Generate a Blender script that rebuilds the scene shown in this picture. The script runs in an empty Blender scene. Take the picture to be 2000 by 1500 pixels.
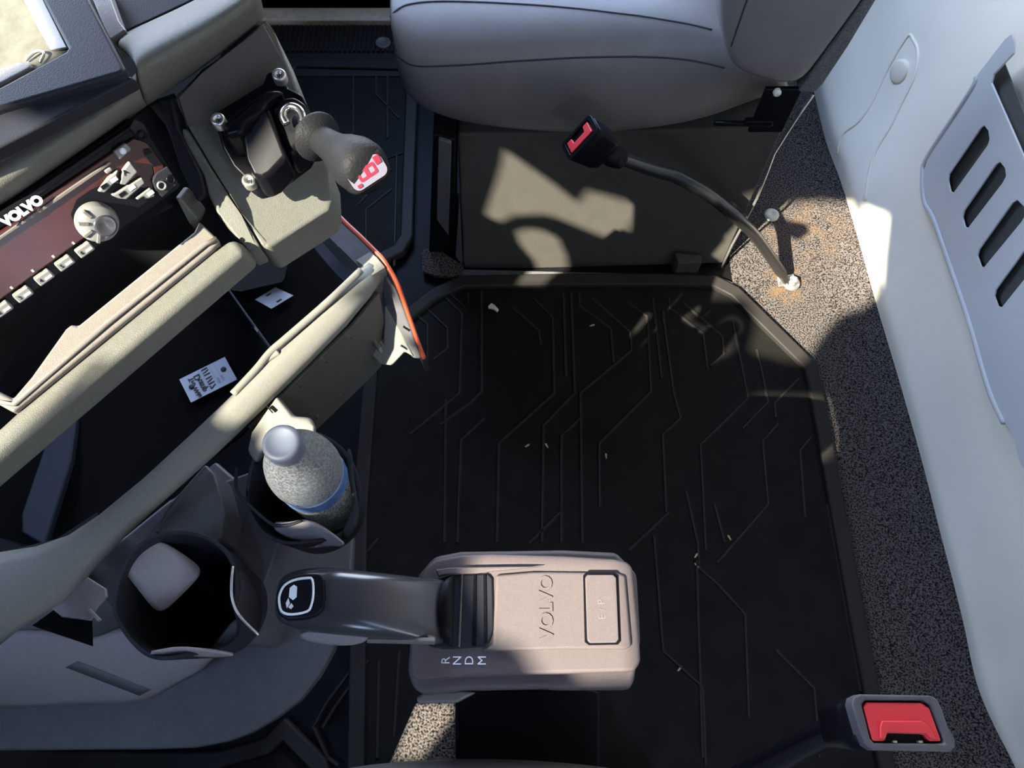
import bpy, bmesh, math, random
from mathutils import Vector as V, Matrix
from mathutils.geometry import delaunay_2d_cdt
random.seed(7)
SC = bpy.context.scene
COL = SC.collection

# ------------------------------------------------------------------ camera
FPX = 1450.0
TILT = math.radians(23.5)
CAM = V((0, 0, 1.45))
FW = V((0, math.sin(TILT), -math.cos(TILT)))
UP = V((0, math.cos(TILT), math.sin(TILT)))
RT = V((1, 0, 0))
cd = bpy.data.cameras.new('camera')
cam = bpy.data.objects.new('camera', cd)
COL.objects.link(cam)
cd.sensor_width = 36.0
cd.lens = FPX * 36.0 / 2000.0
cd.clip_start = 0.01
m = Matrix((RT, UP, -FW)).transposed().to_4x4()
m.translation = CAM
cam.matrix_world = m
SC.camera = cam

# ------------------------------------------------------------------ light
SUN_L = V((-0.538, -0.459, 0.707)).normalized()      # towards the sun, in through the windshield
SUN_E = 28.0
SKY_S = 20.0
sd = bpy.data.lights.new('sun', 'SUN')
sd.energy = SUN_E
sd.angle = math.radians(0.6)
sd.color = (1.0, 0.93, 0.76)
so = bpy.data.objects.new('sun', sd)
so.rotation_euler = SUN_L.to_track_quat('Z', 'Y').to_euler()
so.location = (-2, -2, 4)
COL.objects.link(so)

w = bpy.data.worlds.new('world')
SC.world = w
w.use_nodes = True
nt = w.node_tree
nt.nodes.clear()
tc = nt.nodes.new('ShaderNodeTexCoord')
sx = nt.nodes.new('ShaderNodeSeparateXYZ')
rp = nt.nodes.new('ShaderNodeValToRGB')
bg = nt.nodes.new('ShaderNodeBackground')
ow = nt.nodes.new('ShaderNodeOutputWorld')
nt.links.new(tc.outputs['Generated'], sx.inputs[0])
mr = nt.nodes.new('ShaderNodeMapRange')
mr.inputs['From Min'].default_value = -1
mr.inputs['From Max'].default_value = 1
nt.links.new(sx.outputs['Z'], mr.inputs['Value'])
nt.links.new(mr.outputs[0], rp.inputs[0])
el = rp.color_ramp.elements
el[0].position = 0.40; el[0].color = (0.22, 0.20, 0.17, 1)
el[1].position = 1.0; el[1].color = (0.30, 0.50, 0.95, 1)
e = el.new(0.495); e.color = (0.45, 0.43, 0.40, 1)
e = el.new(0.52); e.color = (0.76, 0.85, 1.0, 1)
nt.links.new(rp.outputs[0], bg.inputs['Color'])
bg.inputs['Strength'].default_value = SKY_S
nt.links.new(bg.outputs[0], ow.inputs[0])

def portal(loc, nrm, sx_, sy_):
    l = bpy.data.lights.new('window_daylight', 'AREA')
    l.shape = 'RECTANGLE'; l.size = sx_; l.size_y = sy_
    l.cycles.is_portal = True
    o = bpy.data.objects.new('window_daylight', l)
    o.location = loc
    o.rotation_euler = (-V(nrm)).to_track_quat('Z', 'Y').to_euler()
    COL.objects.link(o)

vs = SC.view_settings
vs.view_transform = 'Standard'
vs.look = 'None'
vs.gamma = 1.0
vs.exposure = 0.0
vs.use_curve_mapping = False

# ------------------------------------------------------------------ helpers
def ray(px, py):
    return RT * (px - 1000) + UP * (750 - py) + FW * FPX
def P(px, py, z):                 # a point at height z
    d = ray(px, py); return CAM + d * ((z - CAM.z) / d.z)
def PX(px, py, x):                # a point on the plane x = const
    d = ray(px, py); return CAM + d * (x / d.x)
def PY(px, py, y):
    d = ray(px, py); return CAM + d * (y / d.y)
def PN(px, py, o, n):             # a point on a general plane
    d = ray(px, py); return CAM + d * ((V(o) - CAM).dot(n) / d.dot(n))

def origin(o):
    while o is not None:
        if o.parent is None: return V(o.location)
        o = o.parent
    return V((0, 0, 0))

def link(name, me, mat, parent=None, loc=None, smooth=False):
    o = bpy.data.objects.new(name, me)
    COL.objects.link(o)
    if parent is not None:
        off = origin(parent); o.parent = parent
    else:
        if loc is None:
            co = [v.co for v in me.vertices]
            loc = V((sum(c.x for c in co) / len(co), sum(c.y for c in co) / len(co), min(c.z for c in co)))
        off = V(loc); o.location = off
    me.transform(Matrix.Translation(-off))
    if mat is not None: me.materials.append(mat)
    if smooth:
        for p in me.polygons: p.use_smooth = True
    return o

def bm_obj(name, bm, mat, parent=None, smooth=False, bevel=0, seg=2, sub=0, solid=0, angle=35, loc=None):
    bmesh.ops.recalc_face_normals(bm, faces=bm.faces[:])
    me = bpy.data.meshes.new(name)
    bm.to_mesh(me); bm.free()
    o = link(name, me, mat, parent, loc, smooth or bevel > 0 or sub > 0)
    if solid:
        md = o.modifiers.new('solid', 'SOLIDIFY'); md.thickness = abs(solid); md.offset = -1 if solid > 0 else 1
    if bevel:
        md = o.modifiers.new('bevel', 'BEVEL'); md.width = bevel; md.segments = seg
        md.limit_method = 'ANGLE'; md.angle_limit = math.radians(angle); md.harden_normals = True
    if sub:
        md = o.modifiers.new('sub', 'SUBSURF'); md.levels = sub; md.render_levels = sub
    return o

def prism(bm, top, dirn):
    n = len(top)
    a = [bm.verts.new(p) for p in top]
    b = [bm.verts.new(p + dirn) for p in top]
    bm.faces.new(a); bm.faces.new(b[::-1])
    for i in range(n):
        j = (i + 1) % n
        bm.faces.new((a[i], b[i], b[j], a[j]))

def panel(name, pts, depth, mat, parent=None, bevel=0.002, dirn=None, seg=2, **k):
    bm = bmesh.new()
    pts = [V(p) if len(p) == 3 and isinstance(p, V) else P(*p) for p in pts]
    if dirn is None:
        n = V((0, 0, 0))
        for i in range(len(pts)):
            n += pts[i].cross(pts[(i + 1) % len(pts)])
        n.normalize()
        c = sum(pts, V()) / len(pts)
        if n.dot(CAM - c) > 0: n = -n
        dirn = n
    prism(bm, pts, V(dirn).normalized() * depth)
    return bm_obj(name, bm, mat, parent, bevel=bevel, seg=seg, **k)

def PL(px, a, b, c):        # picture points carried onto the plane through three points
    a, b, c = P(*a), P(*b), P(*c); n = (b - a).cross(c - a).normalized()
    return [PN(x, y, a, n) for x, y in px]

def box(name, c, ax, ay, az, hx, hy, hz, mat, parent=None, bevel=0.0, **k):
    c = V(c); ax = V(ax).normalized() * hx; ay = V(ay).normalized() * hy; az = V(az).normalized() * hz
    bm = bmesh.new()
    prism(bm, [c + ax + ay + az, c - ax + ay + az, c - ax - ay + az, c + ax - ay + az], -2 * az)
    return bm_obj(name, bm, mat, parent, bevel=bevel, **k)

def rrect(cx, cy, hx, hy, r, n=5):
    out = []
    for sx_, sy_, a0 in ((1, 1, 0), (-1, 1, 90), (-1, -1, 180), (1, -1, 270)):
        for i in range(n + 1):
            a = math.radians(a0 + 90 * i / n)
            out.append((cx + sx_ * (hx - r) + r * math.cos(a), cy + sy_ * (hy - r) + r * math.sin(a)))
    return out

def frame_of(axis):
    a = V(axis).normalized()
    t = V((0, 0, 1)) if abs(a.z) < 0.9 else V((1, 0, 0))
    u = a.cross(t).normalized()
    return u, a.cross(u).normalized(), a

def lathe(name, prof, o, axis, mat, parent=None, seg=32, smooth=True, caps=True, u=None, a0=0, a1=360, sub=0, bevel=0):
    uu, vv, aa = frame_of(axis)
    o = V(o)
    bm = bmesh.new()
    full = abs(a1 - a0) >= 360
    rings = []
    ns = seg if full else seg + 1
    for r, h in prof:
        rg = []
        for i in range(ns):
            t = math.radians(a0 + (a1 - a0) * i / seg)
            rg.append(bm.verts.new(o + aa * h + (uu * math.cos(t) + vv * math.sin(t)) * max(r, 1e-5)))
        rings.append(rg)
    for k in range(len(rings) - 1):
        for i in range(ns if full else seg):
            j = (i + 1) % ns
            bm.faces.new((rings[k][i], rings[k][j], rings[k + 1][j], rings[k + 1][i]))
    if caps and full:
        bm.faces.new(rings[0][::-1]); bm.faces.new(rings[-1])
    return bm_obj(name, bm, mat, parent, smooth=smooth, sub=sub, bevel=bevel)

def spline(pts, n=6, closed=False):
    pts = [V(p) for p in pts]; N = len(pts); out = []
    rng = N if closed else N - 1
    for i in range(rng):
        g = lambda k: pts[k % N] if closed else pts[max(0, min(N - 1, k))]
        p0, p1, p2, p3 = g(i - 1), g(i), g(i + 1), g(i + 2)
        for s in range(n):
            t = s / n
            out.append(0.5 * ((2 * p1) + (p2 - p0) * t + (2 * p0 - 5 * p1 + 4 * p2 - p3) * t * t + (3 * p1 - p0 - 3 * p2 + p3) * t ** 3))
    if not closed: out.append(pts[-1])
    return out

def tube(name, path, rad, mat, parent=None, seg=10, closed=False, flat=None, smooth=True):
    # flat = (direction, factor): squashes the section along one direction
    path = [V(p) for p in path]; n = len(path)
    bm = bmesh.new(); rings = []
    nrm = None
    for i, p in enumerate(path):
        if closed: t = path[(i + 1) % n] - path[i - 1]
        else: t = path[min(n - 1, i + 1)] - path[max(0, i - 1)]
        t.normalize()
        if nrm is None:
            nrm = frame_of(t)[0]
        nrm = (nrm - t * nrm.dot(t)).normalized()
        b = t.cross(nrm)
        r = rad[i] if isinstance(rad, (list, tuple)) else rad
        rg = []
        for k in range(seg):
            a = 2 * math.pi * k / seg
            d = (nrm * math.cos(a) + b * math.sin(a)) * r
            if flat: d = d - flat[0] * d.dot(flat[0]) * (1 - flat[1])
            rg.append(bm.verts.new(p + d))
        rings.append(rg)
    for i in range(n if closed else n - 1):
        A, B = rings[i], rings[(i + 1) % n]
        for k in range(seg):
            bm.faces.new((A[k], A[(k + 1) % seg], B[(k + 1) % seg], B[k]))
    if not closed:
        bm.faces.new(rings[0][::-1]); bm.faces.new(rings[-1])
    return bm_obj(name, bm, mat, parent, smooth=smooth)

def grid(name, rows, mat, parent=None, sub=2, solid=0.004, closed=False, **k):
    rows = [[p if isinstance(p, V) else P(*p) for p in r] for r in rows]
    bm = bmesh.new()
    vv = [[bm.verts.new(p) for p in r] for r in rows]
    for i in range(len(vv) - 1):
        n = len(vv[i])
        for j in range(n if closed else n - 1):
            bm.faces.new((vv[i][j], vv[i][(j + 1) % n], vv[i + 1][(j + 1) % n], vv[i + 1][j]))
    bm.normal_update()
    f = bm.faces[:][len(bm.faces) // 2]
    flip = f.normal.dot(CAM - f.calc_center_median()) < 0
    bmesh.ops.recalc_face_normals(bm, faces=bm.faces[:])
    f = bm.faces[:][len(bm.faces) // 2]
    if f.normal.dot(CAM - f.calc_center_median()) < 0:
        bmesh.ops.reverse_faces(bm, faces=bm.faces[:])
    me = bpy.data.meshes.new(name); bm.to_mesh(me); bm.free()
    o = link(name, me, mat, parent, None, True)
    if sub:
        md = o.modifiers.new('sub', 'SUBSURF'); md.levels = sub; md.render_levels = sub
    if solid:
        md = o.modifiers.new('solid', 'SOLIDIFY'); md.thickness = solid; md.offset = -1
    return o

def loft(name, secs, mat, parent=None, sub=0, smooth=True, caps=True, bevel=0):
    bm = bmesh.new()
    rings = [[bm.verts.new(p) for p in s] for s in secs]
    for A, B in zip(rings, rings[1:]):
        n = len(A)
        for k in range(n):
            bm.faces.new((A[k], A[(k + 1) % n], B[(k + 1) % n], B[k]))
    if caps:
        bm.faces.new(rings[0][::-1]); bm.faces.new(rings[-1])
    return bm_obj(name, bm, mat, parent, smooth=smooth, sub=sub, bevel=bevel)

def plate(name, o, ex, ey, outer, holes, thick, mat, parent=None, bevel=0.0):
    """flat plate with openings; outer and holes are 2D in (ex, ey); extruded by -ex x ey * thick"""
    o = V(o); ex = V(ex); ey = V(ey); n = ex.cross(ey).normalized()
    polys = []
    for p in [outer] + holes:
        ar = sum(p[i][0] * p[(i + 1) % len(p)][1] - p[(i + 1) % len(p)][0] * p[i][1] for i in range(len(p)))
        polys.append(list(p) if ar > 0 else list(p)[::-1])
    vs_, fs = [], []
    for p in polys:
        b = len(vs_); vs_ += [V((q[0], q[1])) for q in p]; fs.append(list(range(b, b + len(p))))
    rv, re, rf, ov, oe, of = delaunay_2d_cdt(vs_, [], fs, 0, 1e-5)
    bm = bmesh.new()
    tri = [f for f, src in zip(rf, of) if 0 in src and len(src) == 1]
    vm = {}
    for f in tri:
        for i in f:
            if i not in vm: vm[i] = bm.verts.new(o + ex * rv[i][0] + ey * rv[i][1])
        bm.faces.new([vm[i] for i in f])
    bmesh.ops.dissolve_limit(bm, angle_limit=0.01, verts=bm.verts[:], edges=bm.edges[:])
    r = bmesh.ops.extrude_face_region(bm, geom=bm.faces[:], use_keep_orig=True)
    for e_ in r['geom']:
        if isinstance(e_, bmesh.types.BMVert): e_.co -= n * thick
    return bm_obj(name, bm, mat, parent, bevel=bevel, angle=50)

def text(name, s, size, o, xd, yd, mat, parent=None, ext=0.0004, center=True, bold=0.0):
    cu = bpy.data.curves.new(name, 'FONT')
    cu.body = s; cu.size = size; cu.extrude = ext; cu.resolution_u = 3; cu.offset = bold
    if center: cu.align_x = 'CENTER'; cu.align_y = 'CENTER'
    ob = bpy.data.objects.new('tmp_text', cu); COL.objects.link(ob)
    dg = bpy.context.evaluated_depsgraph_get()
    me = bpy.data.meshes.new_from_object(ob.evaluated_get(dg))
    bpy.data.objects.remove(ob)
    xd = V(xd).normalized(); yd = V(yd); yd = (yd - xd * yd.dot(xd)).normalized()
    z = xd.cross(yd)
    mm = Matrix((xd, yd, z)).transposed().to_4x4(); mm.translation = V(o)
    me.transform(mm); me.materials.clear(); me.name = name
    return link(name, me, mat, parent)

def thing(name, label, cat, loc, group=None):
    o = bpy.data.objects.new(name, None); COL.objects.link(o)
    o.location = V(loc); o.empty_display_size = 0.02
    o['label'] = label; o['category'] = cat
    if group: o['group'] = group
    return o
def tag(o, label, cat, group=None):
    o['label'] = label; o['category'] = cat
    if group: o['group'] = group
    return o
def structure(o):
    o['kind'] = 'structure'; return o

# ------------------------------------------------------------------ materials
def mat(name, col, rough=0.5, metal=0.0, bump=0.0, bscale=900, spec=0.5, var=0.0, vscale=30, coat=0.0, trans=0.0, ior=1.45, emit=None):
    mt = bpy.data.materials.new(name); mt.use_nodes = True
    n = mt.node_tree; b = n.nodes['Principled BSDF']
    b.inputs['Base Color'].default_value = (*col, 1)
    b.inputs['Roughness'].default_value = rough
    b.inputs['Metallic'].default_value = metal
    b.inputs['Specular IOR Level'].default_value = spec
    b.inputs['Coat Weight'].default_value = coat
    b.inputs['Transmission Weight'].default_value = trans
    b.inputs['IOR'].default_value = ior
    t = n.nodes.new('ShaderNodeTexCoord')
    if var:
        ns = n.nodes.new('ShaderNodeTexNoise'); ns.inputs['Scale'].default_value = vscale; ns.inputs['Detail'].default_value = 6
        cr = n.nodes.new('ShaderNodeValToRGB')
        cr.color_ramp.elements[0].position = 0.3; cr.color_ramp.elements[1].position = 0.72
        cr.color_ramp.elements[0].color = (*[c * (1 - var) for c in col], 1)
        cr.color_ramp.elements[1].color = (*[c * (1 + var) for c in col], 1)
        n.links.new(t.outputs['Object'], ns.inputs['Vector']); n.links.new(ns.outputs['Fac'], cr.inputs[0])
        n.links.new(cr.outputs[0], b.inputs['Base Color'])
    if bump:
        n2 = n.nodes.new('ShaderNodeTexNoise'); n2.inputs['Scale'].default_value = bscale; n2.inputs['Detail'].default_value = 2
        bp = n.nodes.new('ShaderNodeBump'); bp.inputs['Strength'].default_value = bump; bp.inputs['Distance'].default_value = 0.001
        n.links.new(t.outputs['Object'], n2.inputs['Vector']); n.links.new(n2.outputs['Fac'], bp.inputs['Height'])
        n.links.new(bp.outputs[0], b.inputs['Normal'])
    return mt

M = {}
M['dash'] = mat('dash_plastic', (0.104, 0.104, 0.089), 0.5, spec=0.4, bump=0.35, bscale=1100, var=0.07, vscale=250)
M['dash_dark'] = mat('dash_dark_plastic', (0.017, 0.018, 0.023), 0.5, spec=0.15, bump=0.2)
M['dash_cream'] = mat('rail_plastic', (0.15, 0.147, 0.13), 0.5, spec=0.25, bump=0.2, var=0.05, vscale=300)
M['bezel'] = mat('bezel_plastic', (0.135, 0.122, 0.108), 0.45, bump=0.2, var=0.06, vscale=200)
M['console'] = mat('console_plastic', (0.195, 0.18, 0.19), 0.48, bump=0.25, var=0.05, vscale=200)
M['console_dark'] = mat('console_dark_plastic', (0.072, 0.070, 0.076), 0.55, bump=0.3, var=0.10, vscale=60)
M['black'] = mat('black_plastic', (0.005, 0.005, 0.006), 0.5, spec=0.15)
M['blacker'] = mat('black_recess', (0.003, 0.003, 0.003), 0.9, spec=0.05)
M['gloss'] = mat('gloss_black', (0.005, 0.005, 0.007), 0.32, spec=0.12)
M['selector'] = mat('selector_plastic', (0.094, 0.077, 0.078), 0.5, spec=0.3, bump=0.3, bscale=1500, var=0.06, vscale=400)
M['handle'] = mat('handle_plastic', (0.034, 0.034, 0.040), 0.22, spec=0.6)
M['chrome'] = mat('chrome', (0.75, 0.76, 0.78), 0.18, metal=1.0)
M['steel'] = mat('steel', (0.55, 0.54, 0.52), 0.35, metal=0.85, var=0.15, vscale=300)
M['white'] = mat('white_print', (0.75, 0.78, 0.80), 0.5)
M['grey_button'] = mat('grey_button', (0.17, 0.17, 0.165), 0.4)
M['radio_red'] = mat('radio_red', (0.042, 0.008, 0.006), 0.25, spec=0.5, var=0.25, vscale=40)
M['red'] = mat('red_plastic', (0.62, 0.035, 0.045), 0.42)
M['orange'] = mat('orange_trim', (0.36, 0.05, 0.02), 0.45)
M['leather'] = mat('seat_vinyl', (0.155, 0.148, 0.145), 0.42, bump=0.22, bscale=700, var=0.05, vscale=25, spec=0.45)
M['fabric'] = mat('seat_fabric', (0.10, 0.102, 0.11), 0.9, bump=0.9, bscale=600, var=0.5, vscale=500)
M['seam'] = mat('seam_thread', (0.02, 0.023, 0.03), 0.7)
M['pedestal'] = mat('pedestal_paint', (0.056, 0.053, 0.046), 0.6, spec=0.15, bump=0.15, bscale=200, var=0.06, vscale=40)
M['mat'] = mat('rubber', (0.0105, 0.0100, 0.0092), 0.55, bump=0.15, bscale=500, var=0.25, vscale=20, spec=0.09)
M['mat_rim'] = mat('rubber_rim', (0.026, 0.0235, 0.0215), 0.45, bump=0.1, spec=0.14)
M['wall'] = mat('wall_plastic', (0.86, 0.80, 0.67), 0.5, bump=0.1, bscale=800, var=0.03, vscale=8)
M['wall_blue'] = mat('pocket_plastic', (0.62, 0.63, 0.63), 0.5, bump=0.1, bscale=800)
M['headliner'] = mat('headliner', (0.07, 0.07, 0.07), 0.9)
M['alu'] = mat('sill_metal', (0.90, 0.82, 0.66), 0.5, var=0.1, vscale=60)
M['paper'] = mat('paper', (0.34, 0.36, 0.43), 0.7)
M['ink'] = mat('ink', (0.015, 0.015, 0.02), 0.7)
M['ink_soft'] = mat('soft_ink', (0.28, 0.29, 0.36), 0.7)
M['cap'] = mat('bottle_cap', (0.080, 0.095, 0.135), 0.55, trans=0.2)
M['label'] = mat('bottle_label', (0.05, 0.10, 0.22), 0.4, var=0.35, vscale=120)
M['label_white'] = mat('label_white', (0.30, 0.33, 0.38), 0.4)
M['bin_fabric'] = mat('bin_liner', (0.115, 0.11, 0.085), 0.9, bump=0.8, bscale=120, var=0.2, vscale=60)
M['straw'] = mat('straw', (0.42, 0.32, 0.18), 0.8)
M['chalk'] = mat('chip', (0.75, 0.70, 0.62), 0.8)
M['clip'] = mat('clip_plastic', (0.62, 0.60, 0.50), 0.5)
M['badge'] = mat('badge_grey', (0.15, 0.14, 0.18), 0.35)
M['badge_red'] = mat('badge_red', (0.30, 0.012, 0.03), 0.4)
M['skirt'] = mat('skirt_plastic', (0.055, 0.055, 0.046), 0.55, bump=0.2)
M['bezel_light'] = mat('pale_print', (0.13, 0.112, 0.112), 0.5)
M['panel_shade'] = mat('valve_panel_shade', (0.060, 0.062, 0.068), 0.5, bump=0.2)
M['knob'] = mat('knob_rubber', (0.011, 0.0115, 0.013), 0.55, spec=0.10, bump=0.5, bscale=500)
M['blue_dark'] = mat('dark_blue_plastic', (0.007, 0.010, 0.018), 0.6, spec=0.2, bump=0.15)

def carpet_mat():
    mt = bpy.data.materials.new('carpet'); mt.use_nodes = True
    n = mt.node_tree; b = n.nodes['Principled BSDF']; b.inputs['Roughness'].default_value = 0.95
    b.inputs['Specular IOR Level'].default_value = 0.15
    t = n.nodes.new('ShaderNodeTexCoord')
    a = n.nodes.new('ShaderNodeTexNoise'); a.inputs['Scale'].default_value = 330; a.inputs['Detail'].default_value = 2
    cr = n.nodes.new('ShaderNodeValToRGB')
    cr.color_ramp.elements[0].position = 0.38; cr.color_ramp.elements[0].color = (0.004, 0.0038, 0.0038, 1)
    cr.color_ramp.elements[1].position = 0.60; cr.color_ramp.elements[1].color = (0.115, 0.100, 0.092, 1)
    geo = n.nodes.new('ShaderNodeNewGeometry')
    n.links.new(geo.outputs['Position'], a.inputs['Vector']); n.links.new(a.outputs['Fac'], cr.inputs[0])
    # rust around the anchor bolt and a faint streak behind it
    bx = P(1535, 555, 0)
    d = n.nodes.new('ShaderNodeVectorMath'); d.operation = 'DISTANCE'; d.inputs[1].default_value = bx
    n.links.new(geo.outputs['Position'], d.inputs[0])
    m1 = n.nodes.new('ShaderNodeMapRange'); m1.inputs['From Min'].default_value = 0.025; m1.inputs['From Max'].default_value = 0.062
    m1.inputs['To Min'].default_value = 1.0; m1.inputs['To Max'].default_value = 0.0
    n.links.new(d.outputs['Value'], m1.inputs['Value'])
    d2 = n.nodes.new('ShaderNodeVectorMath'); d2.operation = 'DISTANCE'; d2.inputs[1].default_value = P(1570, 450, 0)
    n.links.new(geo.outputs['Position'], d2.inputs[0])
    m2 = n.nodes.new('ShaderNodeMapRange'); m2.inputs['From Min'].default_value = 0.02; m2.inputs['From Max'].default_value = 0.13
    m2.inputs['To Min'].default_value = 0.45; m2.inputs['To Max'].default_value = 0.0
    n.links.new(d2.outputs['Value'], m2.inputs['Value'])
    n3 = n.nodes.new('ShaderNodeTexNoise'); n3.inputs['Scale'].default_value = 28; n3.inputs['Detail'].default_value = 5
    n.links.new(geo.outputs['Position'], n3.inputs['Vector'])
    mx = n.nodes.new('ShaderNodeMath'); mx.operation = 'MAXIMUM'
    n.links.new(m1.outputs[0], mx.inputs[0]); n.links.new(m2.outputs[0], mx.inputs[1])
    r3 = n.nodes.new('ShaderNodeMapRange'); r3.inputs['From Min'].default_value = 0.40; r3.inputs['From Max'].default_value = 0.62
    n.links.new(n3.outputs['Fac'], r3.inputs['Value'])
    ml = n.nodes.new('ShaderNodeMath'); ml.operation = 'MULTIPLY'
    n.links.new(mx.outputs[0], ml.inputs[0]); n.links.new(r3.outputs[0], ml.inputs[1])
    mix = n.nodes.new('ShaderNodeMixRGB'); mix.inputs['Color2'].default_value = (0.15, 0.088, 0.042, 1)
    n.links.new(ml.outputs[0], mix.inputs['Fac']); n.links.new(cr.outputs[0], mix.inputs['Color1'])
    n.links.new(mix.outputs[0], b.inputs['Base Color'])
    bp = n.nodes.new('ShaderNodeBump'); bp.inputs['Strength'].default_value = 0.8; bp.inputs['Distance'].default_value = 0.003
    n.links.new(a.outputs['Fac'], bp.inputs['Height']); n.links.new(bp.outputs[0], b.inputs['Normal'])
    return mt
M['carpet'] = carpet_mat()

# ------------------------------------------------------------------ cab shell
YD, YP, XF, XR, ZT = -1.12, 1.80, -1.05, 0.90, 2.75
fl = panel('floor', [V((XF, YD, -0.012)), V((XR, YD, -0.012)), V((XR, YP, -0.012)), V((XF, YP, -0.012))], 0.04, M['black'], bevel=0, dirn=(0, 0, -1))
structure(fl)
rf = panel('ceiling', [V((XF, YD, ZT)), V((XR, YD, ZT)), V((XR, YP, ZT)), V((XF, YP, ZT))], 0.04, M['headliner'], bevel=0, dirn=(0, 0, 1))
structure(rf)

# unseen light-masking front wall, holes cut to throw sun patches (y, z)
SUN_PATCH_HOLES = [
    [(-0.34, 1.8952), (-0.4042, 1.994), (-0.3686, 2.0338), (-0.3331, 2.1096), (-0.3251, 2.1645), (-0.3587, 2.248), (-0.4274, 2.3607), (-0.5005, 2.4573), (-0.6953, 2.4737), (-0.7493, 2.4642), (-0.7513, 2.4169), (-0.7235, 2.3541), (-0.7273, 2.3008), (-0.7388, 2.2567), (-0.7568, 2.2219), (-0.743, 2.1952), (-0.6365, 2.0726), (-0.6154, 2.0668), (-0.6005, 2.0861), (-0.5595, 2.0974), (-0.5092, 2.0801), (-0.3853, 1.8893), (-0.3536, 1.8688)],
    [(-0.291, 1.9347), (-0.3406, 2.0415), (-0.3638, 2.0773), (-0.3833, 1.9589), (-0.3085, 1.8437)],
    [(-0.5282, 2.4845), (-0.6144, 2.5667), (-0.6857, 2.5212), (-0.7603, 2.4808), (-0.7078, 2.4765)],
    [(0.1075, 1.6719), (0.0882, 1.6862), (0.0467, 1.7057), (-0.0021, 1.7281), (-0.0509, 1.7461), (-0.059, 1.7987), (-0.1089, 1.853), (-0.1679, 1.9174), (-0.1693, 1.8648), (-0.1585, 1.7611), (-0.0883, 1.7021), (-0.0226, 1.6482), (0.0076, 1.6146), (0.0533, 1.5404), (0.0794, 1.4743), (0.1109, 1.4517), (0.1072, 1.5461), (0.1044, 1.625)],
    [(0.0451, 1.4869), (0.0266, 1.5308), (-0.0076, 1.5777), (-0.0415, 1.6007), (-0.0695, 1.5729), (-0.089, 1.5278), (-0.0937, 1.4947), (-0.04, 1.4121), (-0.0088, 1.4584), (0.0323, 1.4672)],
    [(-0.7252, 2.0467), (-0.7582, 2.0998), (-0.8514, 2.2374), (-0.8676, 2.2533), (-0.9081, 2.2564), (-0.959, 2.2562), (-0.9845, 2.2486), (-0.9281, 2.1577), (-0.8989, 2.1379), (-0.8471, 2.1092), (-0.8219, 2.081), (-0.7836, 2.0647), (-0.7532, 2.0545)],
    [(-0.4155, 1.8349), (-0.405, 1.8387), (-0.3798, 1.8722), (-0.3659, 1.9369), (-0.3524, 1.9734), (-0.3371, 1.9862), (-0.3543, 1.9982), (-0.3635, 1.9886), (-0.3781, 1.9785), (-0.3976, 1.9767), (-0.4147, 1.9834), (-0.4189, 1.9739), (-0.4443, 1.8993), (-0.4694, 1.9115), (-0.4946, 1.9361), (-0.532, 1.9597), (-0.5705, 1.9738), (-0.588, 1.968), (-0.5744, 1.9398), (-0.5459, 1.9139), (-0.4929, 1.8729), (-0.4728, 1.8608), (-0.4517, 1.8606), (-0.4367, 1.847)],
    [(-0.5263, 1.9977), (-0.5182, 2.0012), (-0.5193, 2.0112), (-0.529, 2.0273), (-0.5425, 2.0401), (-0.5566, 2.0469), (-0.5679, 2.0465), (-0.5669, 2.0352), (-0.5575, 2.0194), (-0.5439, 2.0063)],
    [(-0.5107, 1.9159), (-0.497, 1.92), (-0.4979, 1.9362), (-0.5201, 1.9717), (-0.5466, 2.0023), (-0.5766, 2.021), (-0.6011, 2.0269), (-0.5941, 1.9973), (-0.5892, 1.9809), (-0.568, 1.9571), (-0.5326, 1.9283)],
    [(-0.5279, 1.8554), (-0.559, 1.8835), (-0.5298, 1.9111), (-0.5653, 1.921), (-0.583, 1.9166), (-0.5757, 1.8976)],
    [(-0.359, 1.9107), (-0.4153, 1.9436), (-0.4586, 1.9621), (-0.4578, 1.9467), (-0.4374, 1.9106), (-0.4001, 1.8796), (-0.3945, 1.9068)],
    [(-0.1919, 1.9377), (-0.2205, 1.9796), (-0.2552, 2.0213), (-0.2678, 2.0303), (-0.3016, 2.0674), (-0.314, 2.0611), (-0.3265, 2.0107), (-0.3307, 1.9812)],
    [(-0.2221, 1.818), (-0.22, 1.854), (-0.2064, 1.9277), (-0.218, 1.9576), (-0.2715, 1.9968), (-0.2966, 2.0202), (-0.313, 2.029), (-0.3341, 1.8874), (-0.3392, 1.8548)],
    [(-0.2806, 1.7073), (-0.3397, 1.7747), (-0.2965, 1.8132), (-0.2795, 1.9253), (-0.2697, 1.9286), (-0.3101, 1.9578), (-0.3151, 1.9721), (-0.3437, 1.9894), (-0.3541, 2.0014), (-0.3712, 1.8781), (-0.4079, 1.7835), (-0.4127, 1.7487)],
    [(-0.1816, 1.9164), (-0.2113, 1.9487), (-0.229, 1.9652), (-0.2637, 1.9898), (-0.2855, 2.0146), (-0.299, 2.0381), (-0.3102, 2.0614), (-0.3196, 2.0872), (-0.3683, 2.0957), (-0.3658, 2.0272), (-0.3613, 2.0163), (-0.3062, 1.9917), (-0.227, 1.9463)],
    [(-0.0538, 1.9166), (-0.0927, 1.9765), (-0.2046, 2.0351), (-0.2083, 2.0342), (-0.2067, 1.9856), (-0.2031, 1.9624)],
    [(-0.8213, 1.4654), (-0.7732, 1.4998), (-0.8224, 1.5754), (-0.8415, 1.5762), (-0.8577, 1.5213)],
]
SKY_OPENINGS = [[(0.70, 1.08), (1.74, 1.08), (1.74, 1.85), (0.70, 1.85)]]
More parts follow.
